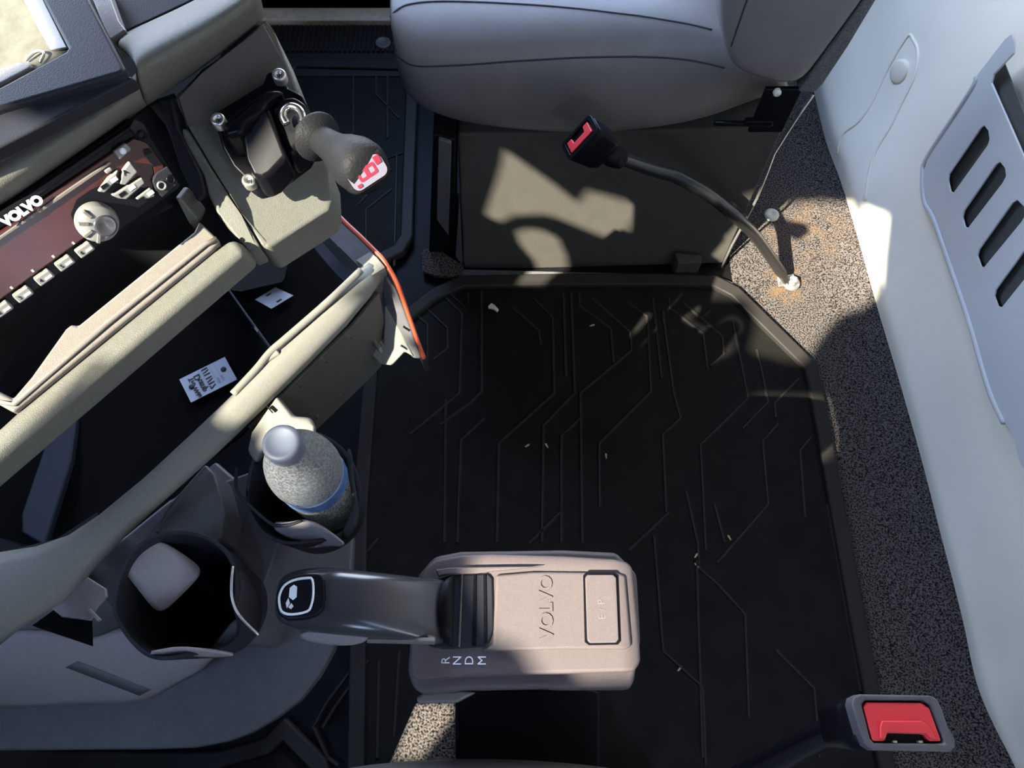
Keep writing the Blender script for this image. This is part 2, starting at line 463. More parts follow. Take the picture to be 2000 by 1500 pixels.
wf = plate('wall_front_mask', (XF, 0, 0), (0, 1, 0), (0, 0, 1), [(YD - 0.03, -0.05), (YP + 0.03, -0.05), (YP + 0.03, ZT), (YD - 0.03, ZT)], SKY_OPENINGS + SUN_PATCH_HOLES, 0.006, M['headliner'])
structure(wf)
wp = plate('wall_passenger', (0, YP, 0), (1, 0, 0), (0, 0, 1), [(XF, -0.05), (XR, -0.05), (XR, ZT), (XF, ZT)], [[(-0.85, 0.80), (0.55, 0.80), (0.50, 1.55), (-0.70, 1.55)]], -0.03, M['black'])
structure(wp)
wd = plate('wall_driver', (0, YD, 0), (1, 0, 0), (0, 0, 1), [(XF, -0.05), (XR, -0.05), (XR, ZT), (XF, ZT)], [[(0.05, 1.35), (0.37, 1.35), (0.37, 1.62), (0.05, 1.62)]], 0.03, M['headliner'])  # small unseen opening added and sized for its bounce light
structure(wd)
portal((-0.15, YP + 0.01, 1.175), (0, -1, 0), 1.45, 0.80)
portal((0.21, YD - 0.01, 1.485), (0, 1, 0), 0.34, 0.29)
portal((XF - 0.01, 1.22, 1.465), (1, 0, 0), 1.06, 0.80)

# rear wall (behind the seats) with its mouldings
wr = box('wall_rear', (0.93, 0.425, 1.35), (1, 0, 0), (0, 1, 0), (0, 0, 1), 0.03, 1.40, 1.4, M['wall'])
structure(wr)
XW = 0.862
edge_px = [(1590, 100), (1598, 140), (1612, 200), (1628, 262), (1655, 325), (1680, 420), (1720, 560), (1760, 700), (1796, 830), (1830, 960), (1868, 1105), (1903, 1245), (1918, 1330), (1952, 1420), (1992, 1510), (2060, 1680)]
eb = [P(a, b, 0.055) for a, b in edge_px]
trim = grid('trim_1', [[V((p.x + 0.004, p.y, -0.02)) for p in eb], [V((p.x + 0.001, p.y, 0.03)) for p in eb], eb, [V((p.x + 0.012, p.y, 0.075)) for p in eb],
                       [V((p.x + (0.858 - p.x) * 0.75, p.y, 0.14)) for p in eb], [V((p.x + (0.868 - p.x) * 0.95, p.y, 0.24)) for p in eb], [V((0.876, p.y, 0.36)) for p in eb], [V((0.892, p.y, 0.60)) for p in eb]], M['wall'], sub=2, solid=0.01)
structure(trim)
bpy.context.view_layer.update()
def to_surf(px, o, lift=0.0):      # points of the picture carried onto a built surface
    dg = bpy.context.evaluated_depsgraph_get(); ob = o.evaluated_get(dg)
    mi = ob.matrix_world.inverted(); out = []
    for a, b in px:
        d = ray(a, b).normalized(); ok, loc, nr, _ = ob.ray_cast(mi @ CAM, mi.to_3x3() @ d)
        if ok: out.append(ob.matrix_world @ loc - d * lift)
    return out
rp_ = to_surf([(1636, 300), (1646, 262), (1676, 238), (1700, 205), (1722, 160), (1746, 114), (1774, 70), (1784, 78), (1793, 100), (1788, 145), (1760, 205), (1738, 250), (1712, 292), (1697, 340), (1690, 392)], trim, 0.0005)
structure(tube('trim_2', spline(rp_, 4), 0.0035, M['wall'], seg=8))
cs = to_surf([(1757, 140)], trim, 0.006)[0]
pl = lathe('wall_clip', [(0.0, 0.006), (0.021, 0.0058), (0.025, 0.004), (0.026, -0.006)][::-1], cs, (-1, -0.25, 0.15), M['wall'], caps=False, seg=28)
tag(pl, 'round pale plastic clip on a ledge of the cream rear wall', 'clip')

# storage pocket on the rear wall
pk = thing('storage_pocket', 'blue grey slotted map pocket fixed on the pale rear wall', 'pocket', PX(1900, 700, XW))
PXP = XW - 0.018
def yz(px, py, x=PXP):
    p = PX(px, py, x); return (p.y, p.z)
outer = [yz(a, b) for a, b in [(1975, 66), (1981, 84), (1979, 105), (1940, 146), (1936, 162), (2010, 330), (2110, 560), (2110, 960), (2010, 930), (1992, 905), (1978, 850), (1962, 826),
                               (1930, 757), (1890, 620), (1845, 490), (1822, 425), (1806, 395), (1801, 342), (1812, 305), (1896, 176), (1904, 166), (1908, 146), (1962, 76)]]
slots = []
for s in ([(1851, 352), (1853, 340), (1915, 250), (1922, 246), (1930, 256), (1932, 272), (1928, 284), (1862, 376), (1856, 374)],
          [(1879, 424), (1882, 412), (1944, 322), (1952, 316), (1962, 328), (1964, 344), (1958, 356), (1890, 445), (1884, 443)],
          [(1908, 500), (1911, 488), (1976, 397), (1986, 391), (1999, 404), (2001, 420), (1995, 432), (1921, 522), (1915, 520)],
          [(1941, 578), (1944, 566), (2008, 478), (2018, 470), (2030, 480), (2032, 496), (2028, 510), (1956, 600), (1948, 598)]):
    slots.append([yz(a, b) for a, b in s])
plate('pocket_front', (PXP, 0, 0), (0, 1, 0), (0, 0, 1), outer, slots, -0.004, M['wall_blue'], pk, bevel=0.0015)
# rolled lower lip of the pocket and its foot
lip = [PX(a, b, PXP + 0.002) for a, b in [(1908, 150), (1897, 178), (1814, 304), (1803, 342), (1807, 394), (1824, 425), (1847, 490), (1892, 620), (1932, 757), (1962, 826)]]
tube('pocket_lip', spline(lip, 5), 0.006, M['wall_blue'], pk, seg=8)
panel('pocket_backing', [PX(a, b, XW - 0.0022) for a, b in [(1815, 345), (1900, 205), (1960, 120), (2010, 250), (2110, 500), (2110, 900), (2000, 850), (1900, 600)]], 0.002, mat('pocket_inner', (0.10, 0.10, 0.095), 0.7), pk, bevel=0, dirn=(1, 0, 0))

# carpet, curling up where it meets the rear wall
def carpet():
    bm = bmesh.new()
    ys = [YD + 0.02 + i * (YP - YD - 0.05) / 60 for i in range(61)]
    prof = [(0.50, -0.002), (0.55, -0.001), (0.60, 0.0), (0.70, 0.0), (0.765, 0.004), (0.795, 0.016), (0.815, 0.024), (0.835, 0.040), (0.850, 0.050), (0.856, 0.050), (0.858, -0.01)]
    rows = []
    for y in ys:
        wv = 0.002 * math.sin(y * 9) + 0.001 * math.sin(y * 23 + 1)
        rows.append([bm.verts.new((x + (wv if 0.7 < x < 0.855 else 0), y, z + (0.003 * math.sin(y * 14 + x * 9) if 0.6 < x < 0.80 and z > 0.003 else 0))) for x, z in prof])
    for a, b in zip(rows, rows[1:]):
        for i in range(len(prof) - 1):
            bm.faces.new((a[i], a[i + 1], b[i + 1], b[i]))
    return bm_obj('carpet', bm, M['carpet'], smooth=True, sub=1)
cp = carpet()
tag(cp, 'charcoal looped carpet with rust stains between the mat and rear wall', 'carpet')

# passenger door sill
sl = thing('door_sill', 'pale metal door sill with black ribbed tread beyond the passenger seat', 'sill', (-0.5, 1.70, 0))
box('sill_strip', (-0.45, 1.705, 0.004), (1, 0, 0), (0, 1, 0), (0, 0, 1), 0.35, 0.024, 0.016, M['alu'], sl, bevel=0.004)
box('tread', (-0.45, 1.61, -0.002), (1, 0, 0), (0, 1, 0), (0, 0, 1), 0.35, 0.068, 0.008, M['mat_rim'], sl, bevel=0.002)
def ribs():
    bm = bmesh.new()
    for i in range(56):
        x = -0.78 + i * 0.0125
        prism(bm, [V((x, 1.578, 0.012)), V((x + 0.006, 1.578, 0.012)), V((x + 0.006, 1.672, 0.012)), V((x, 1.672, 0.012))], V((0, 0, -0.007)))
    o = bm_obj('tread_ribs', bm, M['mat_rim'], sl); o['kind'] = 'stuff'
ribs()
e0 = P(748, 84, 0.012)
lathe('emblem_disc', [(0.020, -0.004), (0.020, 0.003), (0.017, 0.004), (0.015, 0.002), (0.0, 0.002)], e0, (0, 0, 1), M['bezel'], sl, caps=False)
box('ledge', (-0.45, 1.515, 0.0), (1, 0, 0), (0, 1, 0), (0, 0, 1), 0.35, 0.022, 0.010, M['mat_rim'], sl, bevel=0.003)

# ------------------------------------------------------------------ floor mats
def ring_prism(bm, outer, inner, z0, z1):
    n = len(outer)
    o1 = [bm.verts.new((p.x, p.y, z1)) for p in outer]; i1 = [bm.verts.new((p.x, p.y, z1)) for p in inner]
    o0 = [bm.verts.new((p.x, p.y, z0)) for p in outer]; i0 = [bm.verts.new((p.x, p.y, z0)) for p in inner]
    for a in range(n):
        b = (a + 1) % n
        bm.faces.new((o1[a], o1[b], i1[b], i1[a]))
        bm.faces.new((o0[a], o0[b], o1[b], o1[a]))
        bm.faces.new((i1[a], i1[b], i0[b], i0[a]))
        bm.faces.new((o0[a], i0[a], i0[b], o0[b]))

def inset(poly, d):
    out = []; n = len(poly)
    area = sum(poly[i].x * poly[(i + 1) % n].y - poly[(i + 1) % n].x * poly[i].y for i in range(n))
    s = 1 if area > 0 else -1
    for i in range(n):
        p0, p1, p2 = poly[i - 1], poly[i], poly[(i + 1) % n]
        e1 = (p1 - p0).normalized(); e2 = (p2 - p1).normalized()
        n1 = V((-e1.y, e1.x, 0)) * s; n2 = V((-e2.y, e2.x, 0)) * s
        b = (n1 + n2); b.normalize()
        out.append(p1 + b * (d / max(0.35, b.dot(n1))))
    return out

def make_mat(name, label, px, ridges, rim=0.03):
    t = thing(name, label, 'floor mat', sum([P(a, b, 0) for a, b in px], V()) / len(px))
    t.location.z = 0
    o = [P(a, b, 0.0) for a, b in px]
    panel('mat_base', [V((p.x, p.y, 0.006)) for p in inset(o, rim * 0.5)], 0.010, M['mat'], t, bevel=0, dirn=(0, 0, -1))
    bm = bmesh.new(); ring_prism(bm, o, inset(o, rim), -0.004, 0.018)
    bm_obj('mat_rim', bm, M['mat_rim'], t, bevel=0.005, seg=3)
    for rg in ridges:
        path = [P(a, b, 0.0062) for a, b in rg]
        tube('ridge', path, 0.0034, M['mat_rim'], t, seg=6, smooth=False)
    return t

R1 = [
 [(804, 607), (835, 635), (835, 709)], [(825, 595), (874, 641), (874, 681), (846, 702)], [(860, 572), (902, 613), (897, 768), (800, 849)],
 [(877, 572), (914, 607), (914, 572)], [(940, 569), (940, 765), (919, 786), (860, 830)], [(1000, 600), (1052, 646), (1056, 674)],
 [(1042, 583), (1079, 620), (1082, 768), (974, 866), (970, 1060)], [(1100, 572), (1105, 737)], [(1115, 572), (1122, 768), (1061, 831), (1058, 1060)],
 [(1131, 572), (1131, 597), (1192, 642), (1198, 709)], [(1157, 583), (1231, 650), (1233, 685), (1133, 768), (1137, 1060)],
 [(1224, 590), (1264, 618), (1271, 765), (1170, 866), (1171, 990)], [(1275, 583), (1292, 740)], [(1294, 607), (1315, 765), (1329, 817)],
 [(1306, 580), (1307, 600), (1373, 652), (1382, 722)], [(1335, 592), (1410, 657), (1414, 692), (1387, 715)],
 [(1431, 627), (1461, 778), (1368, 869), (1378, 1075)], [(1478, 683), (1500, 785), (1450, 837)], [(1559, 740), (1512, 788), (1515, 816)],
 [(1520, 827), (1489, 862), (1500, 985), (1400, 1100)], [(1583, 855), (1562, 880), (1572, 1010)], [(1329, 817), (1294, 849), (1301, 1000)],
 [(1136, 814), (1096, 852), (1096, 1060)], [(946, 817), (900, 860), (893, 1060)], [(1307, 1000), (1228, 1075)], [(1099, 996), (1032, 1062)],
 [(1277, 1045), (1295, 1272), (1372, 1342), (1378, 1495)], [(1340, 960), (1362, 1060), (1366, 1110), (1400, 1140)], [(1400, 1140), (1455, 1200), (1462, 1400)],
 [(1515, 1270), (1590, 1345), (1600, 1480)], [(1395, 985), (1415, 1060)], [(1615, 985), (1680, 1350)], [(870, 780), (868, 1060)], [(1360, 1095), (1372, 1480)],
 [(700, 1290), (640, 1370), (612, 1420), (640, 1480), (660, 1495)], [(720, 1290), (655, 1380), (630, 1422)], [(740, 1290), (737, 1480)], [(780, 1270), (770, 1440)],
 [(700, 1100), (740, 1050)], [(720, 800), (705, 1060)],
]
make_mat('floor_mat', 'big black ribbed rubber mat in the middle of the cab floor', [(680, 1560), (690, 1000), (715, 700), (775, 625), (840, 572), (900, 545), (1100, 541), (1290, 541), (1395, 545), (1440, 568), (1590, 715), (1602, 760), (1690, 1240), (1722, 1400), (1755, 1560)], R1)
R2 = [[(735, 140), (735, 185), (780, 232)], [(757, 140), (757, 270)], [(700, 330), (800, 295), (800, 420)], [(775, 305), (770, 520)], [(700, 400), (765, 330)],
      [(690, 140), (690, 260), (640, 320)], [(715, 470), (715, 410), (765, 370)]]
make_mat('floor_mat', 'black rubber passenger foot mat between the dash and passenger seat', [(560, 122), (800, 128), (818, 160), (812, 330), (808, 470), (790, 500), (740, 525), (690, 560), (500, 560)], R2)
R3 = [[(430, 1530), (300, 1490), (100, 1487)]]
make_mat('floor_mat', 'black rubber driver foot mat edge below the grey console', [(0, 1466), (430, 1466), (520, 1440), (560, 1400), (640, 1480), (660, 1560), (0, 1560)], [])

# ------------------------------------------------------------------ passenger seat
st = thing('passenger_seat', 'blue grey vinyl passenger seat on its black steel pedestal', 'seat', (0.2, 1.2, 0.0))
def off(g, dy, dz, dx=0): return [V((p.x + dx, p.y + dy, p.z + dz)) for p in g]
r3 = [P(a, b, 0.56) for a, b in [(765, 88), (776, 112), (800, 127), (835, 130), (900, 128), (1050, 118), (1200, 112), (1340, 118), (1400, 128), (1450, 145), (1530, 165)]]
r2 = [P(a, b, 0.47) for a, b in [(767, 125), (782, 160), (802, 182), (838, 195), (900, 203), (1050, 208), (1200, 208), (1340, 200), (1410, 190), (1465, 180), (1535, 172)]]
r1 = [P(a, b, 0.37) for a, b in [(785, 165), (800, 200), (825, 222), (862, 242), (915, 260), (1050, 279), (1200, 282), (1340, 260), (1420, 235), (1480, 205), (1545, 180)]]
r0 = off(r1, 0.10, -0.03)
r4 = [P(a, b, 0.588) for a, b in [(757, 40), (762, 58), (790, 68), (830, 66), (900, 62), (1050, 58), (1200, 58), (1340, 66), (1400, 78), (1450, 92), (1520, 120)]]
r5 = [P(a, b, 0.600) for a, b in [(757, 20), (764, 25), (790, 12), (830, 6), (900, 4), (1050, 7), (1200, 18), (1340, 42), (1400, 60), (1450, 76), (1520, 100)]]
r6 = off(r5, 0.10, 0.008); r7 = off(r5, 0.42, 0.004)
fr = lambda r, d: [V((r[0].x + 0.004, r[0].y + d, r[0].z - 0.01))] + r
rows = [fr(r, 0.35) if i in (0, 1, 2, 3, 4, 5) else [V((r[0].x + 0.004, r5[0].y + (0.35 if i == 6 else 0.45), r[0].z - 0.01))] + r for i, r in enumerate((r0, r1, r2, r3, r4, r5, r6, r7))]
grid('cushion', rows, M['leather'], st, sub=2, solid=0.006)
def seam(name, row, r=0.0016, dz=0.0, par=None, mt='seam'):
    return tube(name, spline(row, 5), r, M[mt], par or st, seg=6)
bpy.context.view_layer.update()
cush = bpy.data.objects['cushion']
s1 = to_surf([(768, 95), (776, 108), (788, 119), (801, 126), (818, 129.5), (835, 130), (870, 129), (900, 127.5), (950, 124), (1000, 120), (1050, 117), (1100, 114), (1150, 112), (1200, 111), (1250, 111), (1300, 113), (1340, 117), (1380, 124), (1415, 133)], cush)
if len(s1) > 3: seam('seam', s1)
s2 = to_surf([(762, 34), (772, 22), (790, 11), (812, 6), (835, 3.5), (870, 2.5), (900, 3), (950, 4.5), (1000, 7), (1050, 10), (1100, 14), (1150, 19), (1200, 25), (1250, 31), (1300, 39), (1350, 48), (1390, 58)], cush)
if len(s2) > 3: seam('seam', s2)
# backrest: side bolster, felt rear skin
YB = 0.915
side = [(1402, 40), (1412, 100), (1424, 136), (1450, 155), (1500, 170), (1562, 181), (1600, 128), (1650, 62), (1700, -6), (1800, -150), (1900, -330), (1640, -420), (1440, -330), (1400, -130)]
front_pts = [PY(a, b, YB) for a, b in side]
def backrest():
    secs = []
    for dy, k in ((0.0, 0.90), (0.012, 0.97), (0.045, 1.0), (0.12, 1.0), (0.45, 1.0)):
        c = sum(front_pts, V()) / len(front_pts)
        secs.append([V((c.x + (p.x - c.x) * k, YB - 0.004 + dy, c.z + (p.z - c.z) * k)) for p in front_pts])
    loft('backrest', secs, M['leather'], st, sub=2)
backrest()
felt = [PY(a, b, YB + 0.004) for a, b in [(1558, 180), (1592, 182), (1608, 165), (1657, 92), (1712, 0), (1800, -130), (1900, -300), (1860, -300), (1760, -120), (1688, -2), (1640, 66), (1594, 128)]]
panel('back_skin', felt, 0.38, M['fabric'], st, bevel=0.004, dirn=(0, 1, 0))
bpy.context.view_layer.update()
bk = bpy.data.objects['backrest']
s3 = to_surf([(1462, -8), (1452, 20), (1440, 55), (1428, 90), (1421, 115), (1419, 130)], bk)
if len(s3) > 3: seam('seam', s3, r=0.0014)
# seat pan and pedestal
sp = st      # the pedestal belongs to the seat
PED_O, PED_N = V((0, 0.93, 0.0)), V((0, -0.36, 0.07)).normalized()
def PP(a, b, h=0.0): return PN(a, b, PED_O + PED_N * h, PED_N)
panel('pedestal_box', [PP(905, 530), PP(893, 262), V((0.512, 1.0, 0.36)), V((0.484, 0.93, 0.0))], 0.55, M['pedestal'], sp, bevel=0.006, dirn=(0, 1, 0))
tube('edge_strip', [PP(a, b, 0.003) for a, b in [(1402, 538), (1430, 478), (1455, 432), (1478, 388), (1495, 345), (1512, 300), (1540, 255), (1558, 228), (1588, 186)]], 0.0028, M['steel'], sp, seg=6)
panel('flange', [P(905, 526, 0.006), P(1400, 538, 0.006), P(1432, 552, 0.006), P(1432, 566, 0.006), P(1400, 552, 0.006), P(900, 545, 0.006)], 0.01, M['fabric'], sp, bevel=0.001, dirn=(0, 0, -1))
tube('adjuster_rod', [PY(1395, 240, 0.925), PY(1505, 242, 0.925)], 0.005, M['gloss'], sp, seg=8)
box('slide_lock', PY(1482, 238, 0.92), (1, 0, 0), (0, 1, 0), (0, 0, 1), 0.024, 0.006, 0.006, M['gloss'], sp, bevel=0.002)
box('hinge_plate', PY(1512, 215, 0.925), (1, 0, 0), (0, 1, 0), (0, 0, 1), 0.030, 0.004, 0.05, M['gloss'], sp, bevel=0.002)
lathe('rivet', [(0.0065, -0.004), (0.0065, 0.002), (0.004, 0.004), (0.0, 0.0042)], PY(1518, 181, 0.918), (0, -1, 0.2), M['clip'], sp, caps=False, seg=14)
panel('side_bracket', [PY(838, 500, 0.955), PY(846, 262, 0.955), PY(890, 274, 0.955), PY(888, 492, 0.955)], 0.20, M['black'], sp, bevel=0.004, dirn=(0, 1, 0))
panel('bracket_face', [PY(852, 430, 0.945), PY(856, 272, 0.945), PY(882, 280, 0.945), PY(876, 462, 0.945)], 0.01, M['console_dark'], sp, bevel=0.003, dirn=(0, 1, 0))
panel('foot_plate', [PY(890, 500, 0.935), PY(897, 390, 0.935), PY(904, 525, 0.935)], 0.01, M['console_dark'], sp, bevel=0.001, dirn=(0, 1, 0))
panel('carpet_patch', [(822, 488, 0.012), (850, 482, 0.012), (905, 518, 0.012), (903, 540, 0.012), (850, 538, 0.012), (825, 528, 0.012)], 0.012, M['carpet'], sp, bevel=0.002, dirn=(0, 0, -1))

# ------------------------------------------------------------------ passenger belt buckle on its stalk
bb = thing('belt_buckle', 'black belt buckle with red button on a stalk bolted to the carpet', 'buckle', P(1540, 550, 0))
bfr = P(1130, 268, 0.540)
bdir = (bfr - P(1212, 312, 0.468)).normalized()
bc = bfr - bdir * 0.034
tc_ = (CAM - bfr).normalized()
b0_ = P(1150, 236, 0.54) - P(1098, 292, 0.54)
bx_ = (b0_ - tc_ * (b0_.dot(bdir) / tc_.dot(bdir))).normalized()      # long side of the mouth, square to the axis
by_ = bdir.cross(bx_).normalized()
path = [P(1538, 552, 0.012), P(1505, 502, 0.10), P(1470, 455, 0.19), P(1430, 418, 0.27), P(1380, 378, 0.345), P(1320, 345, 0.41), P(1300, 338, 0.425), P(1258, 326, 0.448), bc - bdir * 0.055, bc - bdir * 0.02]
sp_ = spline(path, 6)
tube('stalk', sp_, [0.010] * 3 + [0.0135] * (len(sp_) - 3), mat('stalk_sleeve', (0.020, 0.019, 0.019), 0.28, spec=0.7), bb, seg=12, flat=(V((0.6, 0.8, 0)).normalized(), 0.75))
def buckle(root, c, d, bx, by, hl, hw, ht, housing, frame_mat, gap=0.0):
    def sec(s, k, r=0.35):
        return [c + d * s + bx * (p[0] * k) + by * (p[1] * k) for p in rrect(0, 0, hw, ht, ht * r, 4)]
    loft('housing', [sec(-hl, 0.55), sec(-hl * 0.9, 0.8), sec(-hl * 0.5, 0.95), sec(hl * 0.4, 1.0), sec(hl * 0.82, 1.0), sec(hl * 0.84, 0.9)], housing, root)
    # rim
    o2 = [(p[0], p[1]) for p in rrect(0, 0, hw * 1.03, ht * 1.03, ht * 0.4, 4)]
    i2 = [(p[0], p[1]) for p in rrect(0, 0, hw * 0.80, ht * 0.72, ht * 0.25, 4)]
    plate('bezel', c + d * (hl * 0.96), bx, by, o2, [i2], hl * 0.16 * (1 if bx.cross(by).dot(d) > 0 else -1), frame_mat, root, bevel=0.0012)
front = bc + bdir * 0.034
buckle(bb, bc, bdir, bx_, by_, 0.034, 0.033, 0.0195, M['gloss'], M['gloss'])
def button(root, c, d, bx, by, hw, ht, th, depth):
    # C-shaped red press button with a cut-out for the tongue on one long side
    o2 = [(-hw, -ht), (hw, -ht), (hw, ht), (hw * 0.55, ht), (hw * 0.50, ht * 0.05), (-hw * 0.50, ht * 0.05), (-hw * 0.55, ht), (-hw, ht)]
    plate('press_button', c, bx, by, o2, [], depth * (1 if bx.cross(by).dot(d) > 0 else -1), M['red'], root, bevel=0.0012)
dn = by_ if (P(1135, 292, 0.55) - P(1115, 268, 0.55)).dot(by_) < 0 else -by_
button(bb, front - bdir * 0.001, bdir, bx_, dn, 0.0235, 0.011, 0, 0.006)
lathe('lower_collar', [(0.017, -0.03), (0.020, -0.01), (0.017, 0.012)], bc - bdir * 0.040, bdir, M['black'], bb, seg=14)
ab = P(1540, 552, 0.0)
box('anchor_tang', P(1535, 548, 0.007), (1, 0.2, 0), (0, 1, 0), (0, 0, 1), 0.020, 0.013, 0.003, M['steel'], bb, bevel=0.002)
lathe('washer', [(0.018, 0.0), (0.018, 0.006), (0.009, 0.007)], P(1545, 555, 0.006), (0, 0, 1), M['steel'], bb, caps=False)
lathe('anchor_bolt', [(0.0125, 0.0), (0.0125, 0.014), (0.010, 0.017), (0.006, 0.0172), (0.005, 0.013), (0.0, 0.013)], P(1545, 553, 0.010), (0, 0, 1), M['steel'], bb, caps=False, seg=6, smooth=False)
pp = lathe('push_pin', [(0.017, -0.004), (0.017, 0.003), (0.013, 0.0065), (0.006, 0.007), (0.005, 0.005), (0.0, 0.005)], P(1507, 420, 0.002), (0, 0, 1), M['clip'], caps=False, seg=24)
tag(pp, 'cream round push pin pressed into the carpet above the anchor bolt', 'clip')
fb = panel('pedestal_foot_block', [P(1318, 492, 0.05), P(1370, 498, 0.05), P(1372, 512, 0.05), P(1325, 515, 0.05)], 0.05, M['pedestal'], bevel=0.003, dirn=(0, 0, -1))  # added block standing in for the pedestal's sunlit lower corner
tag(fb, 'small added block at the sunlit lower corner of the pedestal', 'bracket')

# ------------------------------------------------------------------ dashboard
db = thing('dashboard', 'charcoal dashboard with rolled upper trim around the radio', 'dashboard', (-0.6, 0.6, 0.0))
# mass of the dash ahead of the passenger
box('passenger_side', (-0.73, 1.22, 0.79), (1, 0, 0), (0, 1, 0), (0, 0, 1), 0.26, 0.56, 0.25, M['dash_dark'], db, bevel=0.03, seg=4)
# rolled trim
ztop, zmid, zbot = 1.046, 1.046, 1.016
colsA = [(-160, 356), (0, 287), (130, 220), (250, 160), (268, 146)]
top = [(-160, 362), (0, 288), (90, 242), (180, 197), (250, 160), (266, 140)]
bot = [(-160, 486), (0, 413), (90, 346), (180, 283), (250, 232), (287, 206)]
mid = [(-160, 410), (0, 335), (90, 285), (180, 235), (250, 192), (272, 172)]
grid('lower_trim', [[(a, b + 2, ztop - 0.03) for a, b in top], [(a, b, ztop) for a, b in top], [(a, b, zmid) for a, b in mid],
                    [(a * .5 + c * .5, b * .4 + d * .6, zmid - 0.012) for (a, b), (c, d) in zip(mid, bot)], [(a, b, zbot) for a, b in bot], [(a, b + 1, zbot - 0.03) for a, b in bot]], M['dash'], db, sub=2, solid=0.003)
topB = [(236, 96), (217, 76), (280, 47), (340, 20), (400, -10), (470, -50)]
midB = [(268, 122), (275, 105), (335, 75), (395, 45), (455, 12), (505, -25)]
botB = [(287, 206), (310, 190), (352, 161), (395, 133), (455, 85), (518, 32)]
m2 = [((a + c) / 2, b * .45 + d * .55) for (a, b), (c, d) in zip(midB, botB)]
grid('upper_trim', [[(a, b, 1.02) for a, b in topB], [(a, b, 1.052) for a, b in topB], [(a, b, 1.066) for a, b in midB], [(a, b, 1.052) for a, b in m2], [(a, b, 1.012) for a, b in botB], [(a, b + 1, 0.985) for a, b in botB]],
     M['dash'], db, sub=2, solid=0.003)
# recessed strips beyond the trim
panel('recess_panel', [(205, -40, 1.03), (470, -60, 1.03), (395, -8, 1.03), (222, 73, 1.03)], 0.02, M['dash_dark'], db)
panel('groove_strip', [(160, -50, 1.045), (200, -50, 1.045), (232, 40, 1.045), (246, 58, 1.045), (217, 76, 1.045), (212, 74, 1.045)], 0.02, M['console'], db)
# face behind the radio
panel('face_panel', [(290, 200, 0.955), (340, 182, 0.945), (520, 485, 0.845), (470, 500, 0.845), (0, 860, 0.845), (-120, 940, 0.845), (-120, 500, 0.96), (0, 408, 0.96)], 0.004, M['black'], db, bevel=0, dirn=(-0.4, 0.3, -0.85))
# right-hand panel carrying the brake valve
vp = [(335, 186, 0.998), (395, 134, 1.006), (455, 86, 1.006), (517, 34, 1.006), (533, 55, 0.99), (570, 130, 0.975), (602, 212, 0.955), (622, 272, 0.94), (645, 330, 0.925), (648, 385, 0.915), (640, 408, 0.91), (520, 484, 0.905), (508, 478, 0.905), (470, 415, 0.92), (414, 326, 0.95), (366, 246, 0.98)]
panel('valve_panel', vp, 0.045, M['dash'], db, bevel=0.007, seg=3, dirn=(0.0, 0.1, -1))
panel('valve_panel_upper_shade', [(348, 190, 1.001), (395, 142, 1.009), (515, 48, 1.009), (560, 130, 0.983), (592, 212, 0.965), (520, 232, 0.972), (412, 248, 0.986), (365, 244, 0.986)], 0.004, M['panel_shade'], db, bevel=0.001)  # darker overlay: shade of the upper face put into its colour
panel('trim_strip', [(350, 252, 0.980), (362, 244, 0.982), (414, 330, 0.953), (470, 418, 0.922), (508, 481, 0.907), (483, 492, 0.903), (424, 418, 0.925), (405, 378, 0.938), (396, 340, 0.950), (368, 290, 0.968)], 0.03, M['dash'], db, bevel=0.004, dirn=(0, 0.1, -1))
panel('side_column', [(300, 196, 0.994), (338, 190, 0.994), (352, 250, 0.978), (396, 340, 0.948), (404, 380, 0.936), (384, 400, 0.930), (350, 330, 0.948), (330, 270, 0.968)], 0.012, M['dash_dark'], db, bevel=0.004)
# long lower strip
panel('lower_strip', PL([(-200, 998), (0, 830), (26, 806), (413, 489), (440, 470), (456, 463), (468, 473), (477, 490), (224, 704), (0, 893), (-200, 1062)], (0, 830, 0.922), (440, 470, 0.922), (224, 704, 0.920)), 0.030, M['dash'], db, bevel=0.006, seg=3, dirn=(0.15, 0.1, -1))
panel('strip_underside', [(-200, 1064, 0.872), (0, 900, 0.872), (240, 700, 0.872), (478, 496, 0.872), (508, 486, 0.872), (492, 512, 0.862), (380, 612, 0.862), (200, 765, 0.862), (0, 930, 0.862), (-200, 1090, 0.862)], 0.012, M['dash'], db, bevel=0.004, dirn=(-0.3, 0.3, -1))
# cubby below the radio
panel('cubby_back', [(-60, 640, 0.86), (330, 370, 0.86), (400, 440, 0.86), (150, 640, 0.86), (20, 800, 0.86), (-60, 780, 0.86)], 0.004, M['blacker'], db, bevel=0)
panel('cubby_bezel', PL([(378, 452), (388, 430), (430, 470), (413, 489), (26, 806), (-40, 770), (-40, 745), (24, 778), (60, 736), (127, 642), (139, 632), (151, 636)], (26, 806, 0.926), (413, 489, 0.926), (139, 632, 0.932)), 0.02, M['bezel'], db, bevel=0.003)
panel('cubby_side', [(341, 385, 0.945), (353, 388, 0.945), (388, 430, 0.924), (378, 452, 0.918), (372, 436, 0.922)], 0.02, M['dash'], db, bevel=0.002)
tube('bezel_edge', [P(*p) for p in [(-20, 782, 0.928), (26, 790, 0.928), (210, 632, 0.929), (400, 478, 0.929), (424, 466, 0.929)]], 0.0022, M['bezel'], db, seg=6)

